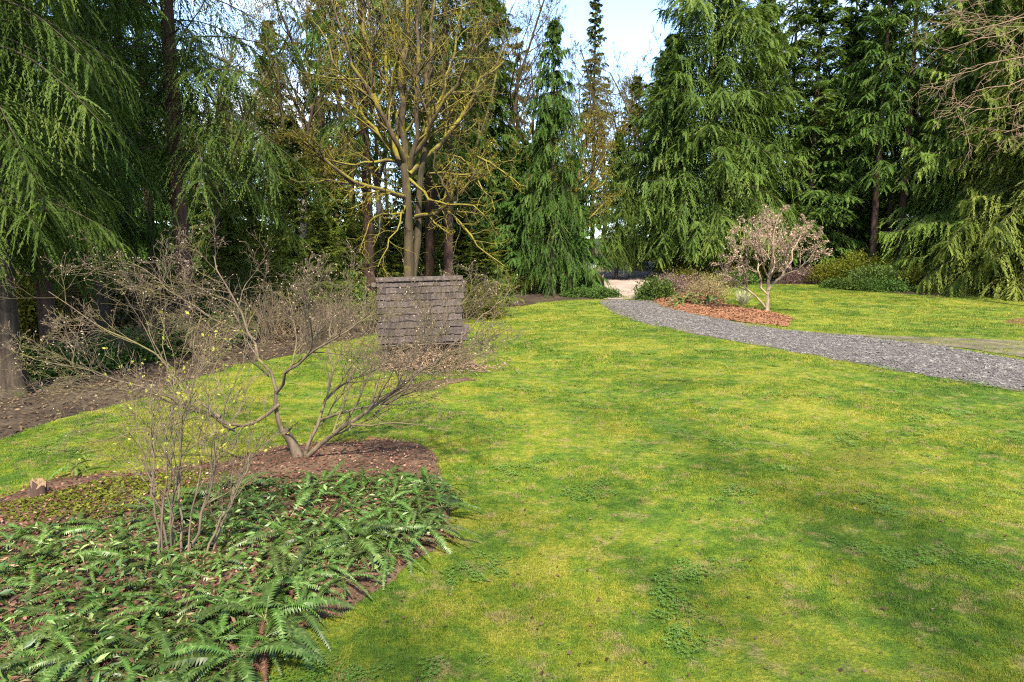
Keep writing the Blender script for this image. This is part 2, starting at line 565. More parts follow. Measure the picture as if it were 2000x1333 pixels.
# lawn: left of / before the drive, and the part beyond it
lawn_px = gp((0, 868), (130, 818), (300, 772), (440, 722), (600, 688), (660, 672), (735, 652), (800, 640), (905, 618), (960, 604), (1060, 592), (1180, 586),
             (1290, 575), (1400, 562), (1480, 556), (1600, 556), (1680, 568), (1800, 578), (1880, 578), (2000, 572))
LAWN = [(-14, 9.5)] + lawn_px + [(60, 46), (60, -4), (-14, -4)]
LAWN_W = wobble(LAWN, 0.35, 0.6, 3)
sheet('lawn', LAWN_W, M['turf'], 0.02, 0.8)

near_e = gp((1182, 586), (1172, 596), (1200, 612), (1250, 630), (1350, 653), (1500, 679), (1650, 707), (1800, 735), (1900, 752), (2000, 766), (2200, 792))
far_e = gp((2200, 716), (2000, 706), (1900, 690), (1830, 676), (1700, 661), (1550, 648), (1450, 633), (1350, 614), (1300, 601), (1272, 588))
DRIVE = near_e + far_e
DRIVE_W = wobble(DRIVE, 0.24, 0.2, 11, 1.1)
EDGE = near_e[2:] + [(x + 0.25, y - 0.55) for x, y in near_e[2:][::-1]]
sheet('dirt_verge', wobble(EDGE, 0.35, 0.2, 26, 1.3), M['dirt'], 0.034, 0.5)
sheet('driveway', DRIVE_W, M['gravel'], 0.028, 0.45, 0.06, 0.9)
TRACK = [AT(1180, 46.2), AT(1195, 50), AT(1178, 56), AT(1172, 62), AT(1120, 70), AT(1120, 78), AT(1370, 78), AT(1330, 66), AT(1272, 58), AT(1268, 50), AT(1275, 45.6)]
sheet('track', wobble(TRACK, 0.2, 0.6, 21), M['track'], 0.045, 0.9)
ROAD = [(-40, 79), (0, 77.5), (22, 77.5), (60, 80), (60, 92), (22, 90), (0, 90), (-40, 92)]
sheet('road', wobble(ROAD, 0.2, 1.2, 22), M['road'], 0.03, 2.0)
VERGE = gp((1560, 650), (1700, 660), (1830, 676), (2000, 700), (2200, 715), (2200, 690), (2000, 668), (1850, 661), (1700, 657))
sheet('dirt_verge', wobble(VERGE, 0.2, 0.4, 23), M['dirt'], 0.04, 0.6)
DIRT2 = gp((1800, 584), (1900, 579), (2000, 573), (2150, 573), (2150, 552), (1950, 556), (1850, 568))
sheet('bare_earth', wobble(DIRT2, 0.5, 0.6, 24), M['duff'], 0.04, 0.8)

ISLAND = gp((1268, 580), (1285, 596), (1310, 604), (1350, 615), (1420, 627), (1490, 636), (1540, 640), (1548, 622), (1500, 612), (1455, 606), (1415, 598), (1405, 575), (1380, 556), (1320, 548), (1285, 556))
ISLAND_W = wobble(ISLAND, 0.15, 0.3, 31, 0.9)
sheet('mulch_bed', ISLAND_W, M['mulch'], 0.06, 0.4, 0.28, 0.9, 0.02)
BED = [(-9.5, 8.2)] + gp((0, 975), (110, 938), (300, 925), (430, 905), (540, 878), (640, 868), (740, 862), (820, 868), (860, 900), (868, 940), (885, 985), (855, 1078), (760, 1140), (620, 1215), (545, 1270), (480, 1340)) + [(-2.3, 4.2), (-9.5, 4.2)]
BED_W = wobble(BED, 0.16, 0.25, 41, 0.9)
sheet('planting_bed', BED_W, M['soil'], 0.026, 0.3, 0.14, 0.7, 0.02)
PATCHES = [gp((1960, 628), (2000, 622), (2060, 626), (2060, 640), (1990, 638)),
           gp((760, 765), (820, 748), (920, 738), (925, 743), (830, 765), (770, 772)),
           gp((830, 820), (900, 802), (905, 812), (840, 832)),
           gp((900, 838), (980, 800), (1000, 806), (930, 850), (890, 862))]
for i, p in enumerate(PATCHES[:2]):
    sheet('bare_patch', wobble(p, 0.28, 0.1, 51 + i, 1.6), M['soil'] if i else M['redlitter'], 0.032, 0.3)
SHEDFLOOR = gp((740, 722), (735, 690), (760, 672), (900, 668), (920, 700), (905, 718), (830, 726))
sheet('bare_patch', wobble(SHEDFLOOR, 0.15, 0.25, 61), M['duff'], 0.035, 0.4)

# ------------------------------------------------------------------ generators
def sample_branch(C, t):
    """C (B,n,3) curve, t (B,m) -> points (B,m,3), tangents"""
    B, n, _ = C.shape
    f = np.clip(t, 0, 0.9999) * (n - 1)
    i = f.astype(int); w = (f - i)[..., None]
    b = np.arange(B)[:, None]
    p0, p1 = C[b, i], C[b, i + 1]
    return p0 * (1 - w) + p1 * w, nrm(p1 - p0)


def conifer(seed, H, base, R, nb, m, q, leaf, trunk_r, style, fmat, bmat, expo=0.8, rmin=0.05, tk=9, lean=0.0, sparse=0.0, flute=0, gap=0):
    """returns meshes trunk, branches, foliage"""
    rg = np.random.default_rng(seed)
    st = dict(cedar=(0.12, 0.66, 0.20, 0.80), hem=(0.16, 0.45, 0.0, 0.45), hang=(0.08, 0.60, 0.12, 0.55), weep=(0.35, 1.0, 0.0, 1.3), flat=(0.12, 0.30, 0.05, 0.25))[style]
    f = np.sort(rg.uniform(0, 1, nb) ** 1.08)
    az = np.arange(nb) * 2.39996 + rg.uniform(-.5, .5, nb)
    if gap:
        dlt = (az + np.pi / 2 + np.pi) % (2 * np.pi) - np.pi     # open the crown on one side so that the trunk shows
        az = np.where(np.abs(dlt) < gap, az + np.sign(dlt) * gap * rg.uniform(0.7, 1.6, nb), az)
    z0 = base + (H - base) * f * 0.985
    L = R * ((1 - f) ** expo * (1 - rmin) + rmin) * rg.uniform(0.62, 1.18, nb) * (0.72 + 0.28 * np.minimum(1, f / 0.1))
    up = st[0] + 0.75 * f ** 1.5 + rg.normal(0, 0.07, nb)
    dr = st[1] * (1 - 0.45 * f) * rg.uniform(0.7, 1.3, nb)
    t = np.linspace(0, 1, 8)[None]
    r = L[:, None] * t * (1 - 0.12 * t ** 2 * dr[:, None])
    z = z0[:, None] + L[:, None] * (up[:, None] * t - dr[:, None] * t ** 2 + st[2] * t ** 4)
    azc = az[:, None] + rg.normal(0, 0.12, nb)[:, None] * t ** 2
    lx = lean * (z / H) ** 2
    C = np.stack([r * np.cos(azc) + lx, r * np.sin(azc), z], -1)
    tm = MB()
    zz = np.linspace(-0.3, H * 0.98, 22)
    tr = trunk_r * (1 - np.clip(zz, 0, H) / H) ** 0.85 + 0.015
    tr = tr * (1 + 0.55 * np.exp(-np.maximum(zz, 0) / (trunk_r * 1.3)))
    tp = np.stack([lean * (np.clip(zz, 0, H) / H) ** 2 + 0.04 * np.sin(zz * 0.4 + seed), 0.04 * np.cos(zz * 0.33 + seed), zz], 1)
    if flute:
        k = 44
        zz2 = np.concatenate([np.linspace(-0.3, 4, 30), np.linspace(4.4, H * 0.98, 14)])
        tr2 = (trunk_r * (1 - np.clip(zz2, 0, H) / H) ** 0.85 + 0.015) * (1 + 0.6 * np.exp(-np.maximum(zz2, 0) / (trunk_r * 1.2)))
        a = np.arange(k) / k * 2 * np.pi
        rr = tr2[:, None] * (1 + 0.05 * np.sin(a[None] * 5 + 0.3 * zz2[:, None]) + flute * rg.uniform(-1, 1, (1, k)) + flute * 0.5 * rg.uniform(-1, 1, (len(zz2), k)))
        V = np.stack([rr * np.cos(a) + lean * (np.clip(zz2, 0, H) / H)[:, None] ** 2, rr * np.sin(a), np.repeat(zz2[:, None], k, 1)], -1)
        n = len(zz2)
        i = np.arange(n - 1)[:, None] * k; j = np.arange(k)[None]
        F = np.stack([i + j, i + (j + 1) % k, i + k + (j + 1) % k, i + k + j], -1).reshape(-1, 4)
        tm.add(V, F, 0.5, True)
    else:
        tm.tubes(tp, tr, tk)
    bm = MB()
    Rb = (0.005 + 0.0042 * L)[:, None] * (1 - 0.85 * t) + 0.004
    bm.tubes(C, Rb, 4)
    # branchlets
    tj = (np.linspace(0.08, 1.0, m)[None] + rg.uniform(-.02, .02, (nb, m))) * np.ones((nb, 1))
    P0, T0 = sample_branch(C, tj)
    side = np.where(np.arange(m) % 2 == 0, 1.0, -1.0)[None, :, None]
    hz = nrm(np.cross(T0, np.array([0, 0, 1.0]))) * side
    hang = st[3]
    D = nrm(hz * rg.uniform(0.45, 1.0, (nb, m, 1)) + T0 * rg.uniform(0.4, 0.9, (nb, m, 1)) + np.array([0, 0, -1.0]) * hang * rg.uniform(-0.2, 1.3, (nb, m, 1)) + rg.normal(0, 0.22, (nb, m, 3)))
    bl = (0.10 * L[:, None] + 0.42 * L[:, None] * (1.05 - tj) ** 0.8) * rg.uniform(0.55, 1.15, (nb, m))
    cap_ = 0.30 * R if style not in ('hang', 'weep') else 0.34 * R
    bl = np.minimum(bl, cap_) + 0.10
    if style in ('hang', 'weep'):
        bl = np.maximum(bl, rg.uniform(0.3, 0.75, (nb, m)) * np.minimum(1.0, L[:, None] / 2))
    keep = rg.uniform(0, 1, (nb, m)) > sparse
    # leaves
    s = np.linspace(0.06, 1.0, q)[None, None] + rg.uniform(-.03, .03, (nb, m, q))
    sd = np.where(np.arange(q) % 2 == 0, 1.0, -1.0)[None, None, :, None]
    grav = np.array([0, 0, -1.0])
    dd = 0.35 + 0.5 * hang
    Q = P0[:, :, None] + D[:, :, None] * (bl[..., None] * s)[..., None] + grav * (dd * bl[..., None] * s ** 2 * 0.6)[..., None]
    TQ = nrm(D[:, :, None] + grav * (dd * 1.2 * s * 0.6)[..., None])
    SP = nrm(np.cross(D, grav[None, None] + rg.normal(0, 0.35, (nb, m, 3))))[:, :, None] * sd
    ll, lw = leaf
    ln = ll * (1.15 - 0.55 * s) * rg.uniform(0.6, 1.3, (nb, m, q))
    LD = nrm(TQ * rg.uniform(0.7, 1.2, (nb, m, q, 1)) + SP * rg.uniform(0.15, 0.65, (nb, m, q, 1)) + grav * rg.uniform(-0.05, 0.45, (nb, m, q, 1)) + rg.normal(0, 0.12, (nb, m, q, 3)))
    W = nrm(SP - LD * (SP * LD).sum(-1, keepdims=True)) * (lw * rg.uniform(0.7, 1.3, (nb, m, q)))[..., None]
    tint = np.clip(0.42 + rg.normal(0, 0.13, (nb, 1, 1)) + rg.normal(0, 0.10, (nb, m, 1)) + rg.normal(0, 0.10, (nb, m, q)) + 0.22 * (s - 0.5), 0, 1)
    A = Q - W * 0.5; Bv = Q + W * 0.5; Cv = Q + LD * ln[..., None]
    kk = np.repeat(keep[..., None], q, 2).ravel()
    fm = MB()
    fm.tris(A.reshape(-1, 3)[kk], Bv.reshape(-1, 3)[kk], Cv.reshape(-1, 3)[kk], tint.ravel()[kk])
    return [('trunk', tm.mesh('trunk', bmat)), ('branches', bm.mesh('branches', M['b_dark'])), ('foliage', fm.mesh('foliage', fmat))]


def place(parts, name, x, y, label, cat='tree', group=None, rz=0.0, sc=(1, 1, 1), sink=0.0, tilt=(0, 0)):
    e = empty(name, (x, y, tz(x, y) - sink), rz, sc)
    e.rotation_euler = (tilt[0], tilt[1], rz)
    for n, me in parts:
        link(n, me, e)
    tag(e, label, cat, group)
    return e


class Grow:
    """recursive bare-branch growth; every level has a fixed number of points, so tubes come in batches"""
    def __init__(self, seed, n, nc, ratio, ang, wig, up, taper=0.25, t0=0.25, rr=0.6, rmin=0.004):
        self.r = random.Random(seed)
        self.n, self.nc, self.ratio, self.ang, self.wig, self.up = n, nc, ratio, ang, wig, up
        self.taper, self.t0, self.rr, self.rmin = taper, t0, rr, rmin
        self.out = {}
        self.tips = []
        self.allp = []

    def vec(self):
        g = self.r.gauss
        return (g(0, 1), g(0, 1), g(0, 1))

    def children(self, pts, dirs, rad, L, lvl):
        if lvl >= len(self.n) - 1:
            return
        k = self.nc[lvl]
        k = int(k) + (1 if self.r.random() < k - int(k) else 0)
        n = len(pts) - 1
        for c in range(k):
            t = self.t0 + (1 - self.t0) * (c + self.r.random()) / max(1, k)
            fi = min(n - 1e-3, t * n); i = int(fi); w = fi - i
            p = tuple(pts[i][q] * (1 - w) + pts[i + 1][q] * w for q in range(3))
            d = dirs[min(i, len(dirs) - 1)]
            v = self.vec()
            dot = sum(v[q] * d[q] for q in range(3))
            pv = [v[q] - dot * d[q] for q in range(3)]
            pl = math.sqrt(sum(q * q for q in pv)) + 1e-9
            a = self.ang[lvl] * self.r.uniform(0.6, 1.3)
            ca, sa = math.cos(a), math.sin(a)
            nd = tuple(d[q] * ca + pv[q] / pl * sa for q in range(3))
            cl = L * self.ratio[lvl] * self.r.uniform(0.6, 1.2) * (1.15 - 0.6 * t)
            r0 = (rad[i] * (1 - w) + rad[i + 1] * w) * self.rr
            self.branch(p, nd, cl, max(self.rmin, r0), lvl + 1)

    def branch(self, p, d, L, r, lvl):
        n = self.n[lvl]
        st = L / n
        pts, rad, dirs = [p], [r], []
        wg, up = self.wig[lvl], self.up[lvl]
        for i in range(n):
            v = self.vec()
            d = (d[0] + v[0] * wg, d[1] + v[1] * wg, d[2] + v[2] * wg + up)
            l = math.sqrt(d[0] ** 2 + d[1] ** 2 + d[2] ** 2) + 1e-9
            d = (d[0] / l, d[1] / l, d[2] / l)
            p = (p[0] + d[0] * st, p[1] + d[1] * st, p[2] + d[2] * st)
            pts.append(p); dirs.append(d)
            rad.append(max(self.rmin * 0.7, r * (1 - (1 - self.taper) * (i + 1) / n)))
        self.out.setdefault(lvl, []).append((pts, rad))
        if lvl >= len(self.n) - 2:
            self.tips.append((p, d))
        self.children(pts, dirs, rad, L, lvl)

    def limb(self, pts, r0, r1, lvl=0, npt=None):
        """a limb traced by hand, then grown on"""
        P = np.array(pts, float)
        m = self.n[lvl] if npt is None else npt
        s = np.concatenate([[0], np.cumsum(np.linalg.norm(np.diff(P, axis=0), axis=1))])
        tt = np.linspace(0, s[-1], m + 1)
        Q = np.stack([np.interp(tt, s, P[:, k]) for k in range(3)], 1)
        # smooth + jitter
        Q[1:-1] = 0.25 * Q[:-2] + 0.5 * Q[1:-1] + 0.25 * Q[2:]
        jit = s[-1] / m * 0.10
        for i in range(1, m):
            Q[i] += [self.r.gauss(0, jit) for _ in range(3)]
        rad = list(np.linspace(r0, r1, m + 1))
        D = nrm(np.diff(Q, axis=0))
        pts = [tuple(q) for q in Q]; dirs = [tuple(q) for q in D]
        self.out.setdefault((lvl, m), []).append((pts, rad))
        self.children(pts, dirs, rad, s[-1], lvl)
        if lvl >= len(self.n) - 2: self.tips.append((pts[-1], dirs[-1]))
        return Q

    def build(self, mb, ks, lo=None, hi=None):
        for key, lst in self.out.items():
            lvl = key[0] if isinstance(key, tuple) else key
            if lo is not None and lvl < lo: continue
            if hi is not None and lvl > hi: continue
            P = np.array([a for a, b in lst]); Rr = np.array([b for a, b in lst])
            mb.tubes(P, Rr, ks[min(lvl, len(ks) - 1)])

    def points(self, lo, hi=99):
        o = []
        for key, lst in self.out.items():
            lvl = key[0] if isinstance(key, tuple) else key
            if lo <= lvl <= hi: o += [p for a, b in lst for p in a[1:]]
        return np.array(o)


def bits(mb, P, size, seed, n=1, spread=0.03, down=0.0, aspect=0.5):
    """small leaf-like diamonds at points"""
    rg = np.random.default_rng(seed)
    P = np.repeat(np.asarray(P), n, 0)
    P = P + rg.normal(0, spread, P.shape)
    d = nrm(rg.normal(0, 1, P.shape) + np.array([0, 0, -down]))
    w = nrm(np.cross(d, rg.normal(0, 1, P.shape)))
    s = (size * rg.uniform(0.5, 1.4, len(P)))[:, None]
    A = P; B = P + d * s * 0.5 + w * s * aspect * 0.5; C = P + d * s; D = P + d * s * 0.5 - w * s * aspect * 0.5
    mb.quads(A, B, C, D, np.clip(rg.normal(0.5, 0.22, len(P)), 0, 1))


def bush(seed, rx, rz, nclump, nleaf, leaf, aspect, fmat, smat, spiky=0.0, nstem=14):
    """leafy shrub: stems, and leaves in clumps spread through a dome"""
    rg = np.random.default_rng(seed)
    a = rg.uniform(0, 2 * np.pi, nclump)
    el = np.arcsin(rg.uniform(0.02, 1.0, nclump))
    rr = rg.uniform(0.45, 1.0, nclump) ** 0.6
    c = np.stack([rx * rr * np.cos(el) * np.cos(a), rx * rr * np.cos(el) * np.sin(a), 0.08 + rz * rr * np.sin(el)], 1)
    per = max(1, nleaf // nclump)
    cr = (0.22 * rx * rg.uniform(0.6, 1.4, nclump))[:, None, None]
    P = c[:, None] + rg.normal(0, 1, (nclump, per, 3)) * cr * np.array([1, 1, 0.65])
    P[..., 2] = np.maximum(P[..., 2], 0.02)
    P = P.reshape(-1, 3)
    out = nrm(P * np.array([1, 1, 0.8]) + 1e-3)
    d = nrm(out * 0.8 + rg.normal(0, 0.7 - 0.4 * spiky, P.shape) + np.array([0, 0, 0.5 * spiky]))
    w = nrm(np.cross(d, rg.normal(0, 0.6, P.shape) + np.array([0, 0, 1.0])))
    s = (leaf * rg.uniform(0.55, 1.35, len(P)))[:, None]
    tint = np.clip(np.repeat(rg.normal(0.48, 0.16, nclump), per) + rg.normal(0, 0.14, len(P)), 0, 1)
    fm = MB()
    fold = np.cross(w, d) * s * 0.12
    fm.quads(P, P + d * s * 0.5 + w * s * aspect * 0.5 + fold, P + d * s, P + d * s * 0.5 - w * s * aspect * 0.5 + fold, tint)
    sm = MB()
    k = rg.integers(0, nclump, nstem)
    t = np.linspace(0, 1, 5)[None, :, None]
    b = np.stack([rg.normal(0, 0.08 * rx, nstem), rg.normal(0, 0.08 * rx, nstem), np.full(nstem, -0.05)], 1)
    Pp = b[:, None] * (1 - t) + c[k][:, None] * t + np.array([0, 0, 1.0]) * (0.12 * rz * np.sin(t * np.pi))
    sm.tubes(Pp, np.repeat((0.02 * (1 - 0.75 * t[..., 0])) * max(0.5, rx * 0.6), nstem, 0), 4)
    return [('stems', sm.mesh('stems', smat)), ('foliage', fm.mesh('foliage', fmat))]


def thicket(seed, n, h, spread, mat, levels=3, r=0.012, bud=None):
    g = Grow(seed, [7, 5, 4][:levels], [5, 3], [0.5, 0.55], [0.6, 0.7], [0.16, 0.2, 0.22], [0.02, 0.0, 0.0], rmin=0.004)
    rr = random.Random(seed)
    for i in range(n):
        a = rr.uniform(0, 6.283); e = rr.uniform(0.25, 1.1)
        d = (math.cos(a) * e * spread, math.sin(a) * e * spread, 1.0)
        l = math.sqrt(sum(q * q for q in d))
        g.branch((rr.gauss(0, 0.12), rr.gauss(0, 0.12), -0.05), tuple(q / l for q in d), h * rr.uniform(0.7, 1.2), r * rr.uniform(0.7, 1.3), 0)
    mb = MB(); g.build(mb, [5, 4, 3])
    out = [('stems', mb.mesh('stems', mat))]
    if bud:
        fm = MB(); bits(fm, [p for p, d in g.tips], bud[1], seed, bud[2], bud[3]); out.append(('leaves', fm.mesh('leaves', bud[0])))
    return out


# ------------------------------------------------------------------ woodshed
def build_shed():
    y0 = 21.9
    x0 = AT(824, y0)[0]
    root = empty('woodshed', (x0, y0, tz(x0, y0)), R_(9))
    root.rotation_euler = (0, R_(-1.2), R_(9))
    tag(root, 'low weathered woodshed with steep grey brown shingled roof, open front', 'shed')
    rnd = random.Random(4)
    W, ridge, eave, half = 2.5, 2.64, 0.76, 1.46
    ang = math.atan2(ridge - eave, half)
    # rafters deck under the shingles
    roof_mb = MB()
    for s in (-1, 1):
        a, b = np.array([0, 0, ridge - 0.07]), np.array([0, s * half, eave - 0.07])
        n = np.array([0, s * math.sin(ang), math.cos(ang)])
        for dz in (0.0,):
            A = [a + [-W / 2, 0, 0], a + [W / 2, 0, 0], b + [W / 2, 0, 0], b + [-W / 2, 0, 0]]
            V = np.array(A + [q - n * 0.03 for q in A])
            roof_mb.add(V, [[0, 1, 2, 3], [7, 6, 5, 4], [0, 4, 5, 1], [1, 5, 6, 2], [2, 6, 7, 3], [3, 7, 4, 0]])
    roof = link('roof', roof_mb.mesh('roof', M['plank']), root)
    # shingles: five shared shapes of different width
    shapes = []
    for k in range(6):
        w = [0.24, 0.30, 0.38, 0.46, 0.33, 0.27][k]
        L = 0.34
        mb = MB()
        d = [rnd.uniform(-0.012, 0.012) for _ in range(4)]
        top, bot = 0.006, 0.042
        V = [(-w / 2, 0, 0), (w / 2, 0, 0), (w / 2, -L + d[0], 0), (0.1 * w, -L + d[3] * 1.3, 0), (-w / 2, -L + d[1], 0),
             (-w / 2, 0, top), (w / 2, 0, top), (w / 2, -L + d[0], bot), (0.1 * w, -L + d[3] * 1.3, bot), (-w / 2, -L + d[1], bot)]
        mb.add(V[0:5] + V[5:10], [[5, 9, 8, 7, 6]])
        mb.add(V, [[1, 0, 5, 6], [2, 1, 6, 7], [3, 2, 7, 8], [4, 3, 8, 9], [0, 4, 9, 5]])
        shapes.append((w, mb.mesh('shingle', M['shingle'])))
    slope = math.hypot(half, ridge - eave)
    rows = 9
    ex = (slope - 0.05) / rows
    for s in (-1, 1):
        for r in range(rows):
            x = -W / 2 - 0.05 + rnd.uniform(-0.03, 0.0)
            while x < W / 2 + 0.02:
                w, me = rnd.choice(shapes)
                if x + w > W / 2 + 0.07: w, me = shapes[0]
                dist = (r + 1) * ex + 0.03 + rnd.uniform(-0.02, 0.025)
                up = dist - 0.34
                o = link('shingle', me, roof)
                yy = up * math.cos(ang); zz = ridge - up * math.sin(ang)
                if s == -1:
                    o.location = (x + w / 2, -yy, zz - 0.042 + rnd.uniform(0, 0.004))
                    o.rotation_euler = (ang - 0.045 + rnd.uniform(-0.035, 0.012), 0, rnd.uniform(-0.04, 0.04))
                else:
                    o.location = (x + w / 2, yy, zz - 0.042 + rnd.uniform(0, 0.004))
                    o.rotation_euler = (ang - 0.045 + rnd.uniform(-0.012, 0.012), 0, math.pi + rnd.uniform(-0.02, 0.02))
                x += w + 0.006
    mb = MB()
    for s in (-1, 1):
        c = (0.03, s * 0.075, ridge - 0.01)
        Mx = np.array(Matrix.Rotation(-s * ang * 0.75, 3, 'X'))
        mb.box(c, (W + 0.26, 0.20, 0.028), Mx)
    link('ridge_cap', mb.mesh('ridge_cap', M['shingle']), roof)
    mb = MB(); mb.box((0.0, 0, ridge - 0.16), (W + 0.5, 0.09, 0.12))
    link('ridge_beam', mb.mesh('ridge_beam', M['plank']), root)
    for sx in (-1, 1):
        for sy in (-1, 1):
            mb = MB(); mb.box((sx * (W / 2 - 0.12), sy * (half - 0.22), 0.42), (0.10, 0.10, 1.0))
            link('post', mb.mesh('post', M['plank']), root)
    # gable ends and back, plank by plank
    for sx in (-1, 1):
        for k in range(12):
            yy = -1.2 + 0.215 * k + 0.02
            top = ridge - 0.16 - abs(yy) / half * (ridge - eave) - 0.05
            if top < 0.4: continue
            mb = MB(); mb.box((sx * (W / 2 - 0.06), yy, top / 2 - 0.05), (0.022, 0.20, top + 0.1))
            link('plank', mb.mesh('plank', M['plank']), root)
    mb0 = MB(); mb0.box((0, 0, 0.42), (0.2, 0.022, 0.95))
    pm = mb0.mesh('plank', M['plank'])
    for k in range(11):
        o = link('plank', pm, root); o.location = (-1.18 + 0.235 * k, 1.22, 0)
    # firewood stacked in the open front
    logs = []
    for k in range(4):
        mb = MB(); rr = 0.075 + 0.012 * k
        pts = [(math.cos(a) * rr * (1 if i % 2 else 0.85), math.sin(a) * rr) for i, a in enumerate(np.linspace(0.2, 2.6 + 0.7 * k, 6))] + [(0, -0.02)]
        n = len(pts)
        V = [(x, -0.22, z) for x, z in pts] + [(x, 0.22, z) for x, z in pts]
        mb.add(V, [list(range(n))[::-1]]); mb.add(V, [list(range(n, 2 * n))])
        mb.add(V, [[i, (i + 1) % n, n + (i + 1) % n, n + i] for i in range(n)])
        logs.append(mb.mesh('firewood_log', M['log']))
    Rm = Matrix.Rotation(R_(9), 3, 'Z')
    for r in range(5):
        for k in range(9 - r % 2):
            if r == 4 and k % 3 == 1: continue
            l = Vector((-0.95 + 0.235 * k + 0.12 * (r % 2) + rnd.uniform(-.02, .02), -0.72 + rnd.uniform(-0.08, 0.05), 0))
            w = Rm @ l
            o = link('firewood_log', logs[rnd.randrange(4)])
            o.location = (x0 + w.x, y0 + w.y, tz(x0, y0) + 0.10 + 0.15 * r)
            o.rotation_euler = (0, rnd.uniform(-0.6, 0.6), R_(9) + rnd.uniform(-0.08, 0.08))
            tag(o, 'split firewood log stacked under the woodshed roof', 'log', 'firewood in the shed')
    # heap of cut branches in front
    g = Grow(77, [6, 4], [4], [0.5], [0.6], [0.14, 0.2], [-0.01, 0.0], rmin=0.006)
    for i in range(230):
        bx, by = rnd.gauss(0.15, 0.75), rnd.gauss(-2.05, 0.36)
        hz = max(0.03, 0.62 * math.exp(-((bx - 0.15) / 0.9) ** 2 - ((by + 1.95) / 0.5) ** 2)) * rnd.uniform(0.1, 1.0)
        w = Rm @ Vector((bx, by, 0))
        a = rnd.gauss(0, 0.6) + (math.pi if rnd.random() < 0.5 else 0)
        L = rnd.uniform(0.5, 1.3)
        g.branch((w.x - math.cos(a) * L / 2, w.y - math.sin(a) * L / 2, hz), (math.cos(a), math.sin(a), rnd.uniform(-.05, .22)), L, rnd.uniform(0.008, 0.022), 0)
    mb = MB(); g.build(mb, [5, 3])
    bits(mb, np.array([p for p, d in g.tips]), 0.09, 5, 2, 0.08)
    o = link('brush_pile', mb.mesh('brush_pile', M['b_dead'])); o.location = (x0, y0, tz(x0, y0))
    tag(o, 'heap of cut dead branches in front of the woodshed', 'brush pile', kind='stuff')


build_shed()

# ------------------------------------------------------------------ conifers
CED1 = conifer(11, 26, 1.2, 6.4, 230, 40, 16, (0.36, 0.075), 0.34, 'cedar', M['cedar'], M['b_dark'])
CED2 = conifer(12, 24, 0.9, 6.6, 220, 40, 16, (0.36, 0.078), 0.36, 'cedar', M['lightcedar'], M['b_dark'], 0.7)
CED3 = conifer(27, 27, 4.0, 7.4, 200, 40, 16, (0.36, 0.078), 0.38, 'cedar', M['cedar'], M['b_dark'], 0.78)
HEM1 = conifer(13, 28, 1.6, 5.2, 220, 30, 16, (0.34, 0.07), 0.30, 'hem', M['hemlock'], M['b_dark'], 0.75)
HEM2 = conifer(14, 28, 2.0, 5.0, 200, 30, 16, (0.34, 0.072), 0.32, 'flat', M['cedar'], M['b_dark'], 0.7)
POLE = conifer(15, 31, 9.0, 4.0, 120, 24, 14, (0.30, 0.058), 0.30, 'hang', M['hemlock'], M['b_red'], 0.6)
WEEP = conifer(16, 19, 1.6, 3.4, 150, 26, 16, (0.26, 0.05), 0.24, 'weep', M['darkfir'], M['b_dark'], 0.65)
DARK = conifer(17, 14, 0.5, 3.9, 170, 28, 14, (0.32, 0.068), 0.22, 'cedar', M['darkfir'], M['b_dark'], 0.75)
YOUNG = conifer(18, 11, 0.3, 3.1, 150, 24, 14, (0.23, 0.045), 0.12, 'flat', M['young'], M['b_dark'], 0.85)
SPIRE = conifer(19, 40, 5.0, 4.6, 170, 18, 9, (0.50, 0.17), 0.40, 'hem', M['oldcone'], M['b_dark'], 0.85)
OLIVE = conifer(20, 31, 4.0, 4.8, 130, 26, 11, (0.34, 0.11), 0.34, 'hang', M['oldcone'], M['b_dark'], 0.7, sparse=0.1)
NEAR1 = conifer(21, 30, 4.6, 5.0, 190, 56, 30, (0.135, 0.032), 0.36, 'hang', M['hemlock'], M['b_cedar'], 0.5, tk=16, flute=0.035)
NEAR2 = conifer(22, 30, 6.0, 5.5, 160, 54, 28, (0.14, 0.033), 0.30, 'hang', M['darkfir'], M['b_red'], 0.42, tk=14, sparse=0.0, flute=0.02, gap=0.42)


def tree(parts, px, y, label, rz=0.0, s=1.0, sz=None, group=None, name='conifer_tree', cat='tree'):
    x, y = AT(px, y)
    return place(parts, name, x, y, label, cat, group, R_(rz), (s, s, sz if sz else s), 0.05)


# the dark row on the left
tree(NEAR1, 22, 16.3, 'huge cedar with furrowed grey brown trunk and drooping dark green curtains', 40, 0.78, 1.0)
tree(NEAR2, 100, 20.5, 'dark conifer with near black trunk just behind the furrowed cedar', 100, 0.75, 0.95)
tree(NEAR1, 205, 27.5, 'drooping dark hemlock between the furrowed cedar and the red brown trunk', 200, 0.95)
tree(NEAR2, 368, 25.5, 'tall hemlock with bare red brown trunk and long hanging branches', 10, 1.0, 1.05)
tree(NEAR1, -150, 17.5, 'drooping dark conifer beyond the furrowed cedar, outer one of the row', 310, 1.0)
tree(HEM1, 180, 33, 'dense hemlock filling the gap behind the drooping row', 20, 0.7, 0.6)
tree(HEM1, 10, 29, 'dense hemlock standing behind the furrowed cedar', 130, 0.8, 0.8)
tree(POLE, 268, 37, 'slender straight conifer with high crown behind the drooping row', 30, 1.0)
tree(POLE, 305, 44, 'thin red barked conifer far behind the bare red brown trunk', 75, 0.95)
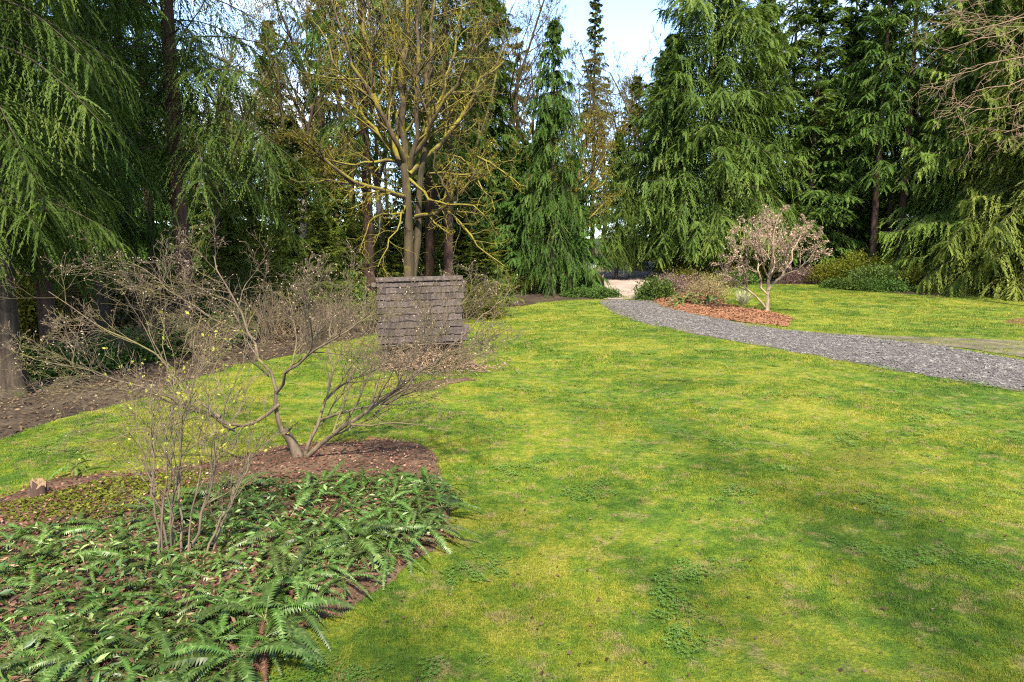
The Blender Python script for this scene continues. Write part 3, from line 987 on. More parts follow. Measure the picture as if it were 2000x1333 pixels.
# young bright hemlocks behind the lawn edge
tree(YOUNG, 585, 37, 'sunlit yellow green young hemlock, tallest of the thicket left of the shed', 0, 1.0, 0.95)
tree(YOUNG, 500, 41, 'loose young hemlock with pale branch tips behind the bare thicket', 70, 0.9, 0.85)
tree(YOUNG, 660, 41, 'young hemlock standing beside the straight grey brown trunk', 140, 0.85, 0.85)
tree(YOUNG, 455, 33, 'low young hemlock under the hanging branches of the red trunked tree', 200, 0.75, 0.5)
tree(YOUNG, 630, 33, 'small bright young hemlock in front of its taller neighbours', 250, 0.72, 0.5)
tree(DARK, 915, 46, 'dark low conifer behind the right end of the woodshed', 30, 0.75, 0.6)
# straight trunks around the maple
tree(POLE, 722, 41, 'straight conifer with bare brown trunk left of the mossy maple', 120, 1.1)
tree(POLE, 877, 39.5, 'straight conifer with bare grey trunk right of the mossy maple', 200, 1.0)
tree(POLE, 842, 47, 'straight dark trunked conifer right behind the mossy maple', 290, 1.05)
tree(OLIVE, 640, 62, 'tall loose olive green conifer behind the young hemlocks', 10, 1.0)
tree(OLIVE, 935, 60, 'tall drooping olive conifer behind the mossy maple branches', 90, 0.95)
tree(HEM1, 955, 57, 'tall dark hemlock rising behind the low dark conifers', 140, 0.9, 1.0)
tree(HEM1, 545, 66, 'tall dark hemlock behind the loose young hemlock', 60, 0.9, 0.85)
for i, (px, y, a, b, lab) in enumerate([(690, 45, 0.9, 0.55, 'low green hemlock behind the left end of the shed'), (765, 47, 0.95, 0.5, 'low green hemlock between the brown trunk and the maple trunk'),
                                       (826, 50, 1.0, 0.6, 'low green hemlock just behind the maple trunks'), (893, 45, 0.9, 0.55, 'low green hemlock beside the grey trunk'), (945, 43, 0.8, 0.45, 'low green hemlock right of the shed')]):
    tree(YOUNG, px, y, lab, i * 80, a, b)
# centre group
tree(WEEP, 1078, 49, 'weeping dark spire shaped conifer with hanging branches at the lawn edge', 30, 1.0)
tree(DARK, 1030, 52, 'broad dark conifer left of the weeping spire', 60, 0.95, 0.80)
tree(DARK, 1112, 52, 'dark conifer leaning over the mossy trunk and stumps', 160, 0.9, 0.72)
tree(DARK, 975, 54, 'low dark conifer farthest from the drive in the dark clump', 250, 0.85, 0.75)
tree(SPIRE, 1156, 106, 'very tall narrow spire conifer rising against the open sky', 0, 0.95, 1.0)
tree(OLIVE, 1010, 78, 'ragged tall conifer behind the dark clump', 200, 0.85)
# the big cedars right of the track
tree(CED3, 1385, 60, 'great pyramidal cedar beside the track, tallest around the mulch bed', 0, 1.15, 1.30)
tree(CED3, 1305, 61, 'broad drooping cedar overhanging the dusty track', 110, 0.86, 0.78)
tree(CED3, 1203, 61, 'pale tipped small cedar with slim trunk in the fork of the track', 50, 0.42, 0.48)
tree(HEM1, 1235, 84, 'dark hemlock across the road behind the overhanging cedar', 80, 0.9, 0.8)
tree(CED3, 1475, 63, 'drooping cedar between the great cedar and the pink tree', 220, 0.85, 0.95)
tree(OLIVE, 1530, 70, 'olive brown tall conifer peeping out above the cedars', 40, 1.0)
tree(HEM2, 1575, 62, 'layered green cedar standing behind the pink leaved tree', 10, 1.05)
tree(HEM1, 1640, 64, 'dark hemlock at the back of the far lawn', 170, 1.0)
tree(POLE, 1700, 58, 'slender brown poled conifer, first of the bare poles at the far lawn', 20, 1.0, group=None)
tree(POLE, 1728, 60, 'slender brown poled conifer, middle of the bare poles at the far lawn', 140, 0.95)
tree(POLE, 1752, 57, 'slender brown poled conifer, last of the bare poles at the far lawn', 230, 1.05)
tree(HEM2, 1690, 66, 'layered cedar showing behind the bare poles', 120, 1.0)
tree(HEM2, 1800, 60, 'layered cedar right beside the bare poles', 240, 0.95)
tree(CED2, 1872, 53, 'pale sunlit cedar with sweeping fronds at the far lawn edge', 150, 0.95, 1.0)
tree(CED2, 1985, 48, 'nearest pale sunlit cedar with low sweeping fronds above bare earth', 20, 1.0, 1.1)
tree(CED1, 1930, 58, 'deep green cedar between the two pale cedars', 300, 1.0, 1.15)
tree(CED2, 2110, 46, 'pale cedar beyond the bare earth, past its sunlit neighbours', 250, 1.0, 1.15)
tree(HEM1, 1850, 70, 'dark hemlock deep behind the pale cedars', 50, 1.1)
# deep forest
rnd = random.Random(99)
FAR = [HEM1, HEM2, HEM1, OLIVE, CED1]
for i in range(74):
    px = -350 + i * 37 + rnd.uniform(-20, 20)
    if 1080 < px < 1290: continue
    y = rnd.uniform(72, 120)
    if 560 < px < 1080 and i % 2: continue
    k = rnd.randrange(5)
    if 560 < px < 1000: k = rnd.choice([2, 3, 3])
    s = rnd.uniform(0.8, 1.05)
    if 340 < px < 1000: s *= 0.85
    fl = ['tall dark hemlock deep in the woods behind the clearing', 'tall layered cedar deep in the woods behind the clearing', 'tall dark hemlock deep in the woods behind the clearing', 'tall olive green conifer deep in the woods behind the clearing', 'broad drooping cedar deep in the woods behind the clearing'][k]
    tree(FAR[k], px, y, fl, rnd.uniform(0, 360), s, s * (0.8 if 900 < px < 1560 else 1.0), 'conifers deep in the forest')
for i in range(34):
    px = 330 + i * 22.5 + rnd.uniform(-9, 9)
    kk = rnd.randrange(4)
    tree([YOUNG, YOUNG, DARK, HEM1][kk], px, rnd.uniform(55, 92), ['bright young hemlock', 'bright young hemlock', 'low dark conifer', 'short dark hemlock'][kk] + ' closing the view between the trunks', rnd.uniform(0, 360), rnd.uniform(0.55, 0.95) if i % 3 else 0.45, rnd.uniform(0.4, 0.6), 'low conifers closing the view between the trunks')
# unseen conifers left of the view, added to cast shade
for (x, y, p, s, rz) in [(-27, 24, HEM1, 1.0, 0), (-33, 33, POLE, 1.0, 120), (-30, 14, HEM1, 1.0, 40)]:
    place(p, 'conifer_tree', x, y, 'unseen tall conifer added beside the garden for its shade', 'tree', 'added shade trees around the garden', R_(rz), (s, s, s), 0.05)

# ------------------------------------------------------------------ bare broadleaf trees
def bare_tree(seed, H, r, mat, twigmat, spread=0.5, moss=None, leaders=3, fork=0.3):
    g = Grow(seed, [8, 7, 6, 5, 4], [7, 6, 4.5, 3], [0.5, 0.5, 0.55, 0.6], [0.7, 0.75, 0.8, 0.8], [0.07, 0.12, 0.16, 0.2, 0.22], [0.05, 0.05, 0.03, 0.02, 0.01], 0.35, 0.25, 0.55, 0.012)
    rr = random.Random(seed)
    P = [(0, 0, -0.2)]
    for i in range(5):
        P.append((rr.gauss(0, 0.1), rr.gauss(0, 0.1), H * fork * (i + 1) / 5))
    tm = MB()
    tm.tubes(P, np.linspace(r * 1.25, r * 0.85, 6), 10)
    for i in range(leaders):
        a = i / leaders * 6.283 + rr.uniform(-.4, .4)
        d = (math.cos(a) * spread, math.sin(a) * spread, 1.0)
        l = math.sqrt(sum(q * q for q in d))
        g.branch(P[-1], tuple(q / l for q in d), H * (1 - fork) * rr.uniform(0.75, 1.0), r * 0.62, 0)
    bm = MB(); g.build(bm, [7, 5, 4, 3, 3])
    out = [('trunk', tm.mesh('trunk', mat)), ('branches', bm.mesh('branches', twigmat))]
    if moss:
        fm = MB(); pts = g.points(1)
        pts = pts[np.random.default_rng(seed).random(len(pts)) < moss[1]]
        bits(fm, pts, moss[2], seed, moss[3], moss[4], 0.8)
        out.append(('moss', fm.mesh('moss', moss[0])))
    return out


BARE1 = bare_tree(31, 26, 0.30, M['b_mossdim'], M['b_mossdim'], 0.32, (M['mossdim'], 0.35, 0.14, 2, 0.06), 3, 0.3)
BARE2 = bare_tree(32, 24, 0.26, M['b_grey'], M['b_mossdim'], 0.25, None, 3, 0.35)
BARE3 = bare_tree(33, 20, 0.22, M['b_mossdim'], M['b_mossdim'], 0.5, (M['mossdim'], 0.6, 0.17, 2, 0.1), 4, 0.25)


place(BARE1, 'bare_tree', 5.5, -12.0, 'unseen leafless tree added behind the camera to dapple the near lawn', 'tree')  # out-of-view tree, added only to throw dappled shade on the foreground




def btree(p, px, y, label, rz=0, s=1.0, sz=None, group=None):
    return tree(p, px, y, label, rz, s, sz, group, 'bare_tree')


btree(BARE1, 1180, 86, 'pale brown mossy bare maple beyond the road, under the sky gap', 0, 1.0, 0.98)
btree(BARE3, 1135, 72, 'low spreading golden moss covered maple behind the weeping conifer', 80, 0.85)
btree(BARE2, 1003, 66, 'thin grey leafless tree reaching up left of the sky gap', 30, 0.95, 1.0)
btree(BARE2, 1048, 70, 'thin leafless tree just behind the weeping conifer', 130, 0.95, 1.0)
btree(BARE2, 1122, 82, 'slim pale leafless tree left of the mossy bare maple', 60, 0.95, 1.0)
btree(BARE1, 1228, 94, 'pale leafless tree beyond the road, nearest the overhanging cedar', 210, 0.95, 1.05)
btree(BARE1, 1285, 77, 'bare branched maple poking out left of the great cedar', 60, 0.95, 1.0)
btree(BARE1, 1462, 74, 'bare branched maple poking out right of the great cedar', 190, 1.0, 1.05)
btree(BARE3, 1500, 68, 'golden mossy maple between the great cedar and the layered cedar', 200, 0.9, 0.8)
btree(BARE1, 690, 56, 'tall bare maple behind the mossy maple, left of it', 250, 0.95, 1.05)
btree(BARE3, 450, 62, 'golden brown leafless tree seen below the hanging branches', 20, 0.9, 0.8)
btree(BARE3, 560, 70, 'pale leafless tree behind the young hemlocks', 90, 0.95, 0.9)
btree(BARE1, 930, 66, 'leafless tree behind the maple, right of it', 10, 0.9, 1.0)
btree(BARE3, 760, 75, 'mossy leafless tree far behind the woodshed', 300, 0.9, 0.9)
for i, (px, y, b, lab) in enumerate([(430, 48, BARE1, 'leafless tree between the red brown trunk and the young hemlocks'), (600, 49, BARE2, 'thin leafless tree right behind the tallest young hemlock'),
                                    (665, 52, BARE1, 'twiggy leafless tree left of the straight brown trunk'), (745, 53, BARE2, 'thin leafless tree between the brown trunk and the mossy maple'),
                                    (850, 56, BARE1, 'twiggy leafless tree between the two straight trunks'), (905, 50, BARE2, 'thin leafless tree right of the grey trunk'), (965, 58, BARE1, 'twiggy leafless tree above the low dark conifers')]):
    btree(b, px, y, lab, i * 77, 0.9, 0.9)
btree(BARE1, 1790, 72, 'leafless tree half hidden behind the bare poles', 120, 0.9, 1.0)
for i, (px, y, b) in enumerate([(380, 85, BARE1), (500, 95, BARE2), (620, 90, BARE3), (830, 95, BARE1), (900, 88, BARE3), (1080, 100, BARE1), (1240, 112, BARE3), (1340, 108, BARE1), (1130, 125, BARE1)]):
    btree(b, px, y, 'leafless forest tree far back in the woods', i * 47, 0.9, 0.9, 'leafless trees deep in the forest')


# the mossy maple behind the shed: main limbs traced, then grown on
def mossy_maple():
    Y = 34.0
    g = Grow(41, [10, 8, 6, 5], [12, 7, 4.2], [0.42, 0.5, 0.55], [0.7, 0.8, 0.85], [0.1, 0.15, 0.2, 0.22], [0.02, 0.02, 0.02, 0.02], 0.35, 0.15, 0.5, 0.011)
    x, y = AT(797, Y)
    z = tz(x, y)

    def Lb(pts, r0, r1, lvl=0, n=None):
        P = [P3(px, py, Y + dy) for px, py, dy in pts]
        g.limb([(a - x, b - y, c - z) for a, b, c in P], r0, r1, lvl, n)

    tm = MB()
    T = [(0, 0, -0.3)] + [tuple(np.array(P3(px, py, Y + dy)) - np.array((x, y, z))) for px, py, dy in [(799, 500, 0), (798, 450, 0), (796, 400, 0), (793, 355, 0), (788, 320, 0)]]
    tm.tubes(T, [0.32, 0.25, 0.225, 0.215, 0.205, 0.19], 12)
    T2 = [tuple(np.array(P3(px, py, Y + dy)) - np.array((x, y, z))) for px, py, dy in [(806, 545, .3), (816, 470, .4), (818, 400, .4), (822, 340, .3), (832, 280, .2)]]
    tm.tubes(T2, [0.21, 0.18, 0.16, 0.15, 0.13], 9)
    # leaders
    Lb([(788, 330, 0), (765, 280, 0.2), (745, 220, 0.5), (725, 140, 1.0), (712, 60, 1.2), (700, -60, 1.5)], 0.17, 0.06)
    Lb([(789, 330, 0), (792, 270, -.3), (790, 200, -.5), (785, 110, -.4), (795, 20, 0), (790, -90, 0.2)], 0.18, 0.06)
    Lb([(832, 280, 0), (836, 220, .5), (832, 150, .8), (845, 60, 1.2), (850, -60, 1.5)], 0.14, 0.05)
    Lb([(790, 320, 0), (768, 270, -1.0), (735, 210, -1.6), (700, 130, -2.0), (660, 60, -2.4), (630, -30, -2.6)], 0.13, 0.04)
    Lb([(800, 310, 0), (840, 250, -1.0), (880, 180, -1.4), (920, 110, -1.8), (960, 60, -2.0)], 0.12, 0.04)
    Lb([(800, 340, 0), (850, 290, .8), (900, 230, 1.6), (935, 170, 2), (985, 120, 2.4)], 0.14, 0.05)
    Lb([(792, 340, 0), (778, 270, .6), (760, 180, 1.0), (752, 90, 1.4), (748, -20, 1.6)], 0.13, 0.05)
    Lb([(800, 330, 0), (812, 260, -.6), (818, 180, -1.0), (815, 90, -1.3), (825, -30, -1.5)], 0.13, 0.05)
    Lb([(795, 335, 0), (830, 270, 1.0), (865, 190, 1.6), (885, 100, 2.0), (905, -10, 2.4)], 0.12, 0.04)
    Lb([(785, 330, 0), (745, 270, 1.4), (690, 200, 2.2), (650, 130, 2.8), (620, 50, 3.2)], 0.12, 0.04)
    # low mossy side limbs
    Lb([(793, 385, 0), (760, 375, -1.2), (715, 362, -2.2), (675, 352, -2.8), (640, 320, -3.2), (610, 285, -3.4), (570, 255, -3.6)], 0.13, 0.05)
    Lb([(715, 362, -2.2), (680, 358, -2.6), (640, 352, -3.0), (590, 362, -3.4), (566, 350, -3.6)], 0.07, 0.03, 1)
    Lb([(797, 418, 0), (760, 418, -.8), (728, 424, -1.6), (718, 450, -2.0), (702, 490, -2.4)], 0.07, 0.02, 1)
    Lb([(792, 400, 0), (778, 430, -1.4), (768, 465, -2.0), (745, 500, -2.6), (738, 522, -2.9)], 0.055, 0.02, 1)
    Lb([(812, 424, 0), (850, 420, -1.0), (885, 395, -1.6), (930, 340, -2.2), (950, 290, -2.6)], 0.12, 0.04)
    Lb([(840, 340, 0), (870, 336, -1.0), (925, 340, -1.8), (960, 380, -2.2), (966, 410, -2.6)], 0.07, 0.025, 1)
    Lb([(865, 405, -1.0), (900, 435, -1.6), (925, 470, -2.0), (950, 500, -2.2), (985, 520, -2.5)], 0.07, 0.025, 1)
    Lb([(800, 350, 0), (835, 385, -1.2), (862, 402, -1.8), (905, 395, -2.6), (945, 420, -3.0)], 0.08, 0.025, 1)
    Lb([(885, 395, -1.6), (860, 350, -2.0), (845, 330, -2.2), (850, 300, -2.4)], 0.07, 0.03, 1)
    Lb([(930, 305, -2.4), (970, 325, -2.8), (1000, 350, -3.0), (1030, 365, -3.2)], 0.06, 0.02, 1)
    Lb([(770, 315, 0), (725, 315, -1.2), (690, 325, -1.8), (655, 318, -2.2), (600, 300, -2.6)], 0.09, 0.03)
    bm = MB(); g.build(bm, [8, 6, 5, 3, 3])
    fm = MB()
    rg = np.random.default_rng(4)
    p1 = g.points(0, 2)
    lowbit = p1[:, 2] < 10
    p = p1[(rg.random(len(p1)) < np.where(lowbit, 0.8, 0.3))]
    low = p[:, 2] < 9.5 + rg.normal(0, 1.2, len(p))
    bits(fm, p[low], 0.11, 6, 2, 0.03, 1.0, 0.4)
    hm = MB(); bits(hm, p[~low], 0.09, 7, 2, 0.05, 0.6, 0.4)
    e = empty('mossy_maple', (x, y, z))
    link('trunk', tm.mesh('trunk', M['b_mossdim']), e)
    link('branches', bm.mesh('branches', M['b_moss']), e)
    link('moss', fm.mesh('moss', M['mossbit']), e)
    link('buds', hm.mesh('buds', M['mossdim']), e)
    tag(e, 'leafless maple with crooked yellow mossy limbs behind the woodshed', 'tree')


mossy_maple()
tm = MB(); tm.tubes([(0, 0, -.2), (0.05, 0, 1.5), (0.0, 0, 3.5), (0.3, 0, 6), (0.9, .2, 9)], [.42, .34, .30, .24, .16], 10)
g = Grow(45, [7, 6, 5, 4], [7, 5, 3], [0.5, 0.5, 0.6], [0.7, 0.8, 0.8], [0.12, 0.16, 0.2, 0.2], [0.06, 0.03, 0.0, 0.0], 0.35, 0.2, 0.55, 0.01)
for a in range(7):
    g.branch((0.1 * a - 0.2, 0, 3 + a * 0.8), nrm(np.array((math.cos(a * 2.4), math.sin(a * 2.4), 1.1))), 5.5, 0.11, 0)
bm = MB(); g.build(bm, [6, 4, 3, 3])
fm = MB(); bits(fm, g.points(0), 0.10, 3, 1, 0.05, 0.8)
x, y = AT(1108, 51)
place([('trunk', tm.mesh('trunk', M['b_moss'])), ('branches', bm.mesh('branches', M['b_moss'])), ('moss', fm.mesh('moss', M['mossbit']))], 'mossy_maple', x, y, 'golden mossy trunk rising between the dark conifers beside the stumps', 'tree')


# the spreading bare magnolia in the bed
def magnolia():
    Y = 11.35
    g = Grow(51, [9, 8, 7, 5, 3], [11, 8, 4, 1.2], [0.5, 0.52, 0.55, 0.55], [0.6, 0.65, 0.7, 0.7], [0.07, 0.12, 0.15, 0.16, 0.18], [0.02, 0.015, 0.01, 0.01, 0.0], 0.198, 0.1800, 0.58, 0.0030)
    x, y = G(585, 905)
    Y = y
    z = tz(x, y) + 0.12
    O = np.array((x, y, z))

    def Lb(pts, r0, r1, lvl=0, n=None):
        g.limb([tuple(np.array(P3(px, py, Y + dy)) - O) for px, py, dy in pts], r0, r1, lvl, n)

    Lb([(583, 912, 0), (560, 860, -.05), (545, 820, -.1), (533, 790, -.1), (540, 765, -.1)], 0.056, 0.0372, 3, 8)
    Lb([(540, 765, -.1), (525, 735, 0), (500, 665, .3), (470, 610, .5), (445, 560, .7), (418, 500, .9)], 0.030, 0.0072, 0)
    Lb([(540, 768, -.1), (560, 730, -.4), (600, 695, -.7), (650, 665, -.9), (690, 640, -1.1), (730, 600, -1.2)], 0.028, 0.0072, 0)
    Lb([(545, 790, -.1), (505, 825, -.3), (458, 842, -.5), (430, 815, -.6), (370, 795, -.7), (300, 770, -.8)], 0.033, 0.0132, 0)
    Lb([(430, 815, -.6), (340, 740, -.2), (280, 680, 0), (200, 640, .2), (130, 600, .3), (95, 570, .3)], 0.021, 0.0048, 0)
    Lb([(370, 795, -.7), (280, 755, -1.1), (190, 730, -1.3), (100, 705, -1.4), (40, 690, -1.4)], 0.017, 0.0042, 0)
    Lb([(430, 815, -.6), (360, 790, 0.2), (270, 770, .6), (180, 760, .9), (90, 770, 1.0)], 0.017, 0.0042, 0)
    Lb([(458, 842, -.5), (400, 800, -1.2), (330, 830, -1.8), (250, 865, -2.1), (150, 850, -2.3)], 0.016, 0.0042, 1)
    Lb([(500, 665, .3), (440, 640, .5), (380, 590, .7), (300, 540, .9), (250, 510, 1.0)], 0.016, 0.0042, 0)
    Lb([(525, 735, 0), (470, 690, -.5), (410, 640, -.9), (370, 600, -1.1), (330, 560, -1.3)], 0.016, 0.0042, 0)
    # second stem and the long right limbs
    Lb([(592, 905, 0), (612, 850, .2), (622, 820, .3), (640, 770, .6), (690, 735, .9), (760, 720, 1.2), (830, 690, 1.4)], 0.036, 0.0090, 0)
    Lb([(622, 822, .3), (660, 810, .1), (720, 800, -.1), (770, 780, -.2), (820, 760, -.3), (870, 725, -.4)], 0.023, 0.0060, 0)
    Lb([(585, 910, 0), (615, 880, -.2), (650, 848, -.3), (700, 815, -.4), (745, 790, -.4), (790, 755, -.5), (850, 700, -.5), (905, 655, -.5)], 0.046, 0.0132, 0, 12)
    Lb([(850, 700, -.5), (900, 690, -.6), (950, 665, -.7), (1000, 640, -.8)], 0.013, 0.0040, 1)
    Lb([(800, 745, -.5), (830, 690, -.4), (860, 640, -.3), (905, 590, -.3), (935, 555, -.3)], 0.016, 0.0040, 0)
    Lb([(905, 655, -.5), (940, 620, -.4), (975, 590, -.3), (1010, 560, -.3)], 0.013, 0.0040, 1)
    Lb([(650, 848, -.3), (672, 790, .1), (680, 740, .4), (735, 690, .6), (760, 640, .8), (770, 590, .9)], 0.021, 0.0048, 0)
    Lb([(640, 770, .6), (650, 710, 1.0), (640, 650, 1.3), (660, 590, 1.5), (690, 550, 1.6)], 0.018, 0.0042, 0)
    Lb([(560, 730, -.4), (580, 680, 0), (575, 620, .3), (560, 560, .5)], 0.016, 0.0040, 0)
    Lb([(745, 790, -.4), (800, 745, -1.0), (870, 690, -1.3), (930, 670, -1.5)], 0.017, 0.0042, 0)
    Lb([(600, 695, -.7), (610, 640, -1.0), (590, 580, -1.3), (600, 530, -1.4)], 0.015, 0.0040, 0)
    tw = MB(); g.build(tw, [7, 5, 4, 3, 3])
    tw.tubes([tuple(np.array(P3(px, py, Y + dy)) - O) for px, py, dy in [(588, 925, 0), (586, 905, 0), (580, 885, 0), (570, 862, -.03), (556, 838, -.07)]], [0.16, 0.115, 0.092, 0.070, 0.046], 10)
    fm = MB()
    P = np.array([p for p, d in g.tips])
    D = np.array([d for p, d in g.tips])
    rg = np.random.default_rng(8)
    k = rg.random(len(P)) < 0.14
    P, D = P[k], D[k]
    s = 0.030 * rg.uniform(0.6, 1.3, len(P))[:, None]
    w = nrm(np.cross(D, rg.normal(0, 1, P.shape))) * s * 0.36
    w2 = nrm(np.cross(D, w)) * s * 0.36
    t = rg.uniform(0.2, 1, len(P))
    for a, b in ((w, w2), (w2, -w), (-w, -w2), (-w2, w)):
        fm.tris(P, P + D * s * 0.45 + a, P + D * s * 0.45 + b, t)
        fm.tris(P + D * s * 0.45 + a, P + D * s, P + D * s * 0.45 + b, t)
    e = empty('magnolia_shrub', tuple(O))
    link('limbs', tw.mesh('limbs', M['b_mag']), e)
    link('buds', fm.mesh('buds', M['bud']), e)
    tag(e, 'wide spreading leafless multi-stemmed shrub tree in the bed', 'shrub')


magnolia()


def whip_shrub():
    x, y = G(332, 1118)
    g = Grow(61, [10, 7, 5, 4], [8, 5, 3], [0.42, 0.5, 0.5], [0.5, 0.6, 0.65], [0.07, 0.11, 0.15, 0.16], [0.03, 0.03, 0.02, 0.0], 0.25, 0.28, 0.6, 0.003)
    rr = random.Random(6)
    for (px, py, tx, ty, dy) in [(322, 1120, 345, 700, 0), (325, 1115, 300, 740, .2), (330, 1110, 400, 690, -.2), (372, 1080, 470, 800, .1), (365, 1085, 430, 720, .4), (355, 1090, 380, 650, .3),
                                 (395, 1060, 500, 870, .2), (345, 1110, 330, 760, -.4), (318, 1122, 255, 800, .1), (400, 1050, 520, 830, .5), (360, 1075, 450, 760, -.3)]:
        a = np.array(P3(px, py, y + rr.uniform(-.12, .12))) - np.array((x, y, 0.1))
        a[2] = -0.02
        b = np.array(P3(tx, ty, y + dy)) - np.array((x, y, 0.1))
        m = 0.5 * (a + b) + np.array((rr.gauss(-0.05, 0.06), rr.gauss(0, 0.05), 0.10))
        q1 = 0.5 * (a + m) + np.array((rr.gauss(0, .03), 0, 0.02)); q2 = 0.5 * (m + b) + np.array((rr.gauss(0, .03), 0, 0.03))
        g.limb([a, q1, m, q2, b], rr.uniform(0.010, 0.018), 0.004, 0)
    mb = MB(); g.build(mb, [6, 4, 3, 3])
    fm = MB()
    P = np.array([p for p, d in g.tips])
    P = P[np.random.default_rng(3).random(len(P)) < 0.15]
    bits(fm, P, 0.04, 12, 2, 0.015, 0, 0.55)
    e = empty('whippy_shrub', (x, y, 0.1))
    link('stems', mb.mesh('stems', M['b_twig']), e)
    link('leaves', fm.mesh('leaves', M['newleaf']), e)
    tag(e, 'upright whippy shrub with thin stems and few yellow leaves among the ferns', 'shrub')


whip_shrub()


def pink_maple():
    x, y = G(1498, 613)
    zb = tz(x, y) + 0.22
    O = np.array((x, y, zb))
    g = Grow(71, [8, 7, 6, 5], [9, 8, 4], [0.40, 0.46, 0.5], [0.65, 0.75, 0.8], [0.08, 0.13, 0.18, 0.2], [0.03, 0.03, 0.02, 0.02], 0.3, 0.25, 0.55, 0.008)

    def Lb(pts, r0, r1, lvl=0, n=None):
        g.limb([tuple(np.array(P3(px, py, y + dy)) - O) for px, py, dy in pts], r0, r1, lvl, n)

    Lb([(1498, 616, 0), (1500, 585, 0), (1500, 565, 0)], 0.14, 0.10, 3, 6)
    Lb([(1500, 566, 0), (1520, 545, 0), (1535, 510, .3), (1550, 470, .6), (1565, 440, .8)], 0.07, 0.02)
    Lb([(1500, 566, 0), (1505, 530, 0), (1508, 490, -.3), (1512, 440, -.5), (1520, 415, -.6)], 0.08, 0.02)
    Lb([(1499, 575, 0), (1484, 550, 0), (1487, 520, .4), (1475, 480, .8), (1470, 440, 1.0)], 0.06, 0.02)
    Lb([(1495, 600, 0), (1470, 575, 0), (1465, 560, 0), (1440, 545, .2), (1425, 530, .3), (1415, 510, .4)], 0.06, 0.02)
    Lb([(1465, 560, 0), (1462, 530, -.5), (1450, 495, -.9), (1440, 455, -1.2)], 0.045, 0.015)
    Lb([(1520, 545, 0), (1550, 525, -.8), (1575, 500, -1.2), (1590, 465, -1.5)], 0.045, 0.015)
    Lb([(1503, 540, 0), (1530, 500, -1.2), (1545, 460, -1.8), (1560, 450, -2.0)], 0.045, 0.015)
    Lb([(1503, 545, 0), (1490, 500, -1.2), (1480, 460, -1.9), (1495, 425, -2.2)], 0.045, 0.015)
    Lb([(1503, 545, 0), (1515, 500, 1.2), (1500, 455, 1.9), (1505, 425, 2.2)], 0.045, 0.015)
    mb = MB(); g.build(mb, [8, 5, 3, 3])
    fm = MB()
    pts = g.points(2)
    pts = pts[pts[:, 2] > 1.2]
    pts = pts[np.random.default_rng(2).random(len(pts)) < 0.33]
    bits(fm, pts, 0.095, 15, 1, 0.03, 0.2, 0.5)
    e = empty('pink_leaved_tree', tuple(O), 0, (1.14, 1.14, 0.97))
    link('limbs', mb.mesh('limbs', M['b_maple']), e)
    link('leaves', fm.mesh('leaves', M['pink']), e)
    tag(e, 'small rounded tree covered in dry pinkish leaves in the mulch bed', 'tree')


pink_maple()

# dead brown branches at the edge of the nearest pale cedar
g = Grow(81, [8, 7, 6, 5], [5, 4, 3], [0.55, 0.6, 0.6], [0.6, 0.7, 0.75], [0.13, 0.18, 0.2, 0.22], [-0.02, -0.03, -0.03, -0.02], 0.3, 0.25, 0.55, 0.012)
x, y = AT(2110, 38)
for (px, py, dy) in [(1850, 150, 0), (1870, 60, -1), (1900, 10, 1), (1840, 100, 2), (1880, 230, 0), (1930, -30, 0), (1900, 180, -2), (1960, 260, -1)]:
    b = np.array(P3(px, py, y + dy)) - np.array((x, y, tz(x, y)))
    z0 = b[2] + 0.6
    a = np.array((0, 0, z0))
    g.limb([a, a * 0.6 + b * 0.4 + np.array((0, 0, 0.7)), a * 0.3 + b * 0.7 + np.array((0, 0, 0.5)), b], 0.045, 0.012, 0)
mb = MB(); g.build(mb, [6, 4, 3, 3])
tm = MB(); tm.tubes([(0, 0, -.2), (0, 0, 6), (0.1, 0, 14), (0.1, 0, 22)], [.3, .26, .2, .06], 9)
place([('trunk', tm.mesh('trunk', M['b_dead'])), ('branches', mb.mesh('branches', M['b_dead']))], 'bare_tree', x, y, 'leafless tree with arching tan dead branches in front of the nearest pale cedar', 'tree')

# ------------------------------------------------------------------ shrubs
HUCK = [bush(90 + i, 1.5, 1.9, 46, 5200, 0.14, 0.5, M['huck'], M['b_dark']) for i in range(2)]
SALAL = [bush(95 + i, 1.3, 1.0, 40, 3600, 0.15, 0.6, M['salal'], M['b_dark']) for i in range(2)]
THICK = [thicket(100 + i, 26, 1.7, 0.8, M['b_twig']) for i in range(2)]
THICKD = thicket(105, 24, 1.5, 0.9, M['b_dead'], bud=(M['litter'], 0.10, 1, 0.03))


def shrub(p, px, y, label, s=1.0, sz=None, rz=0, group=None, name='shrub', cat='shrub', xy=None):
    x, y = xy if xy else AT(px, y)
    return place(p, name, x, y, label, cat, group, R_(rz), (s, s, sz or s), 0.03)


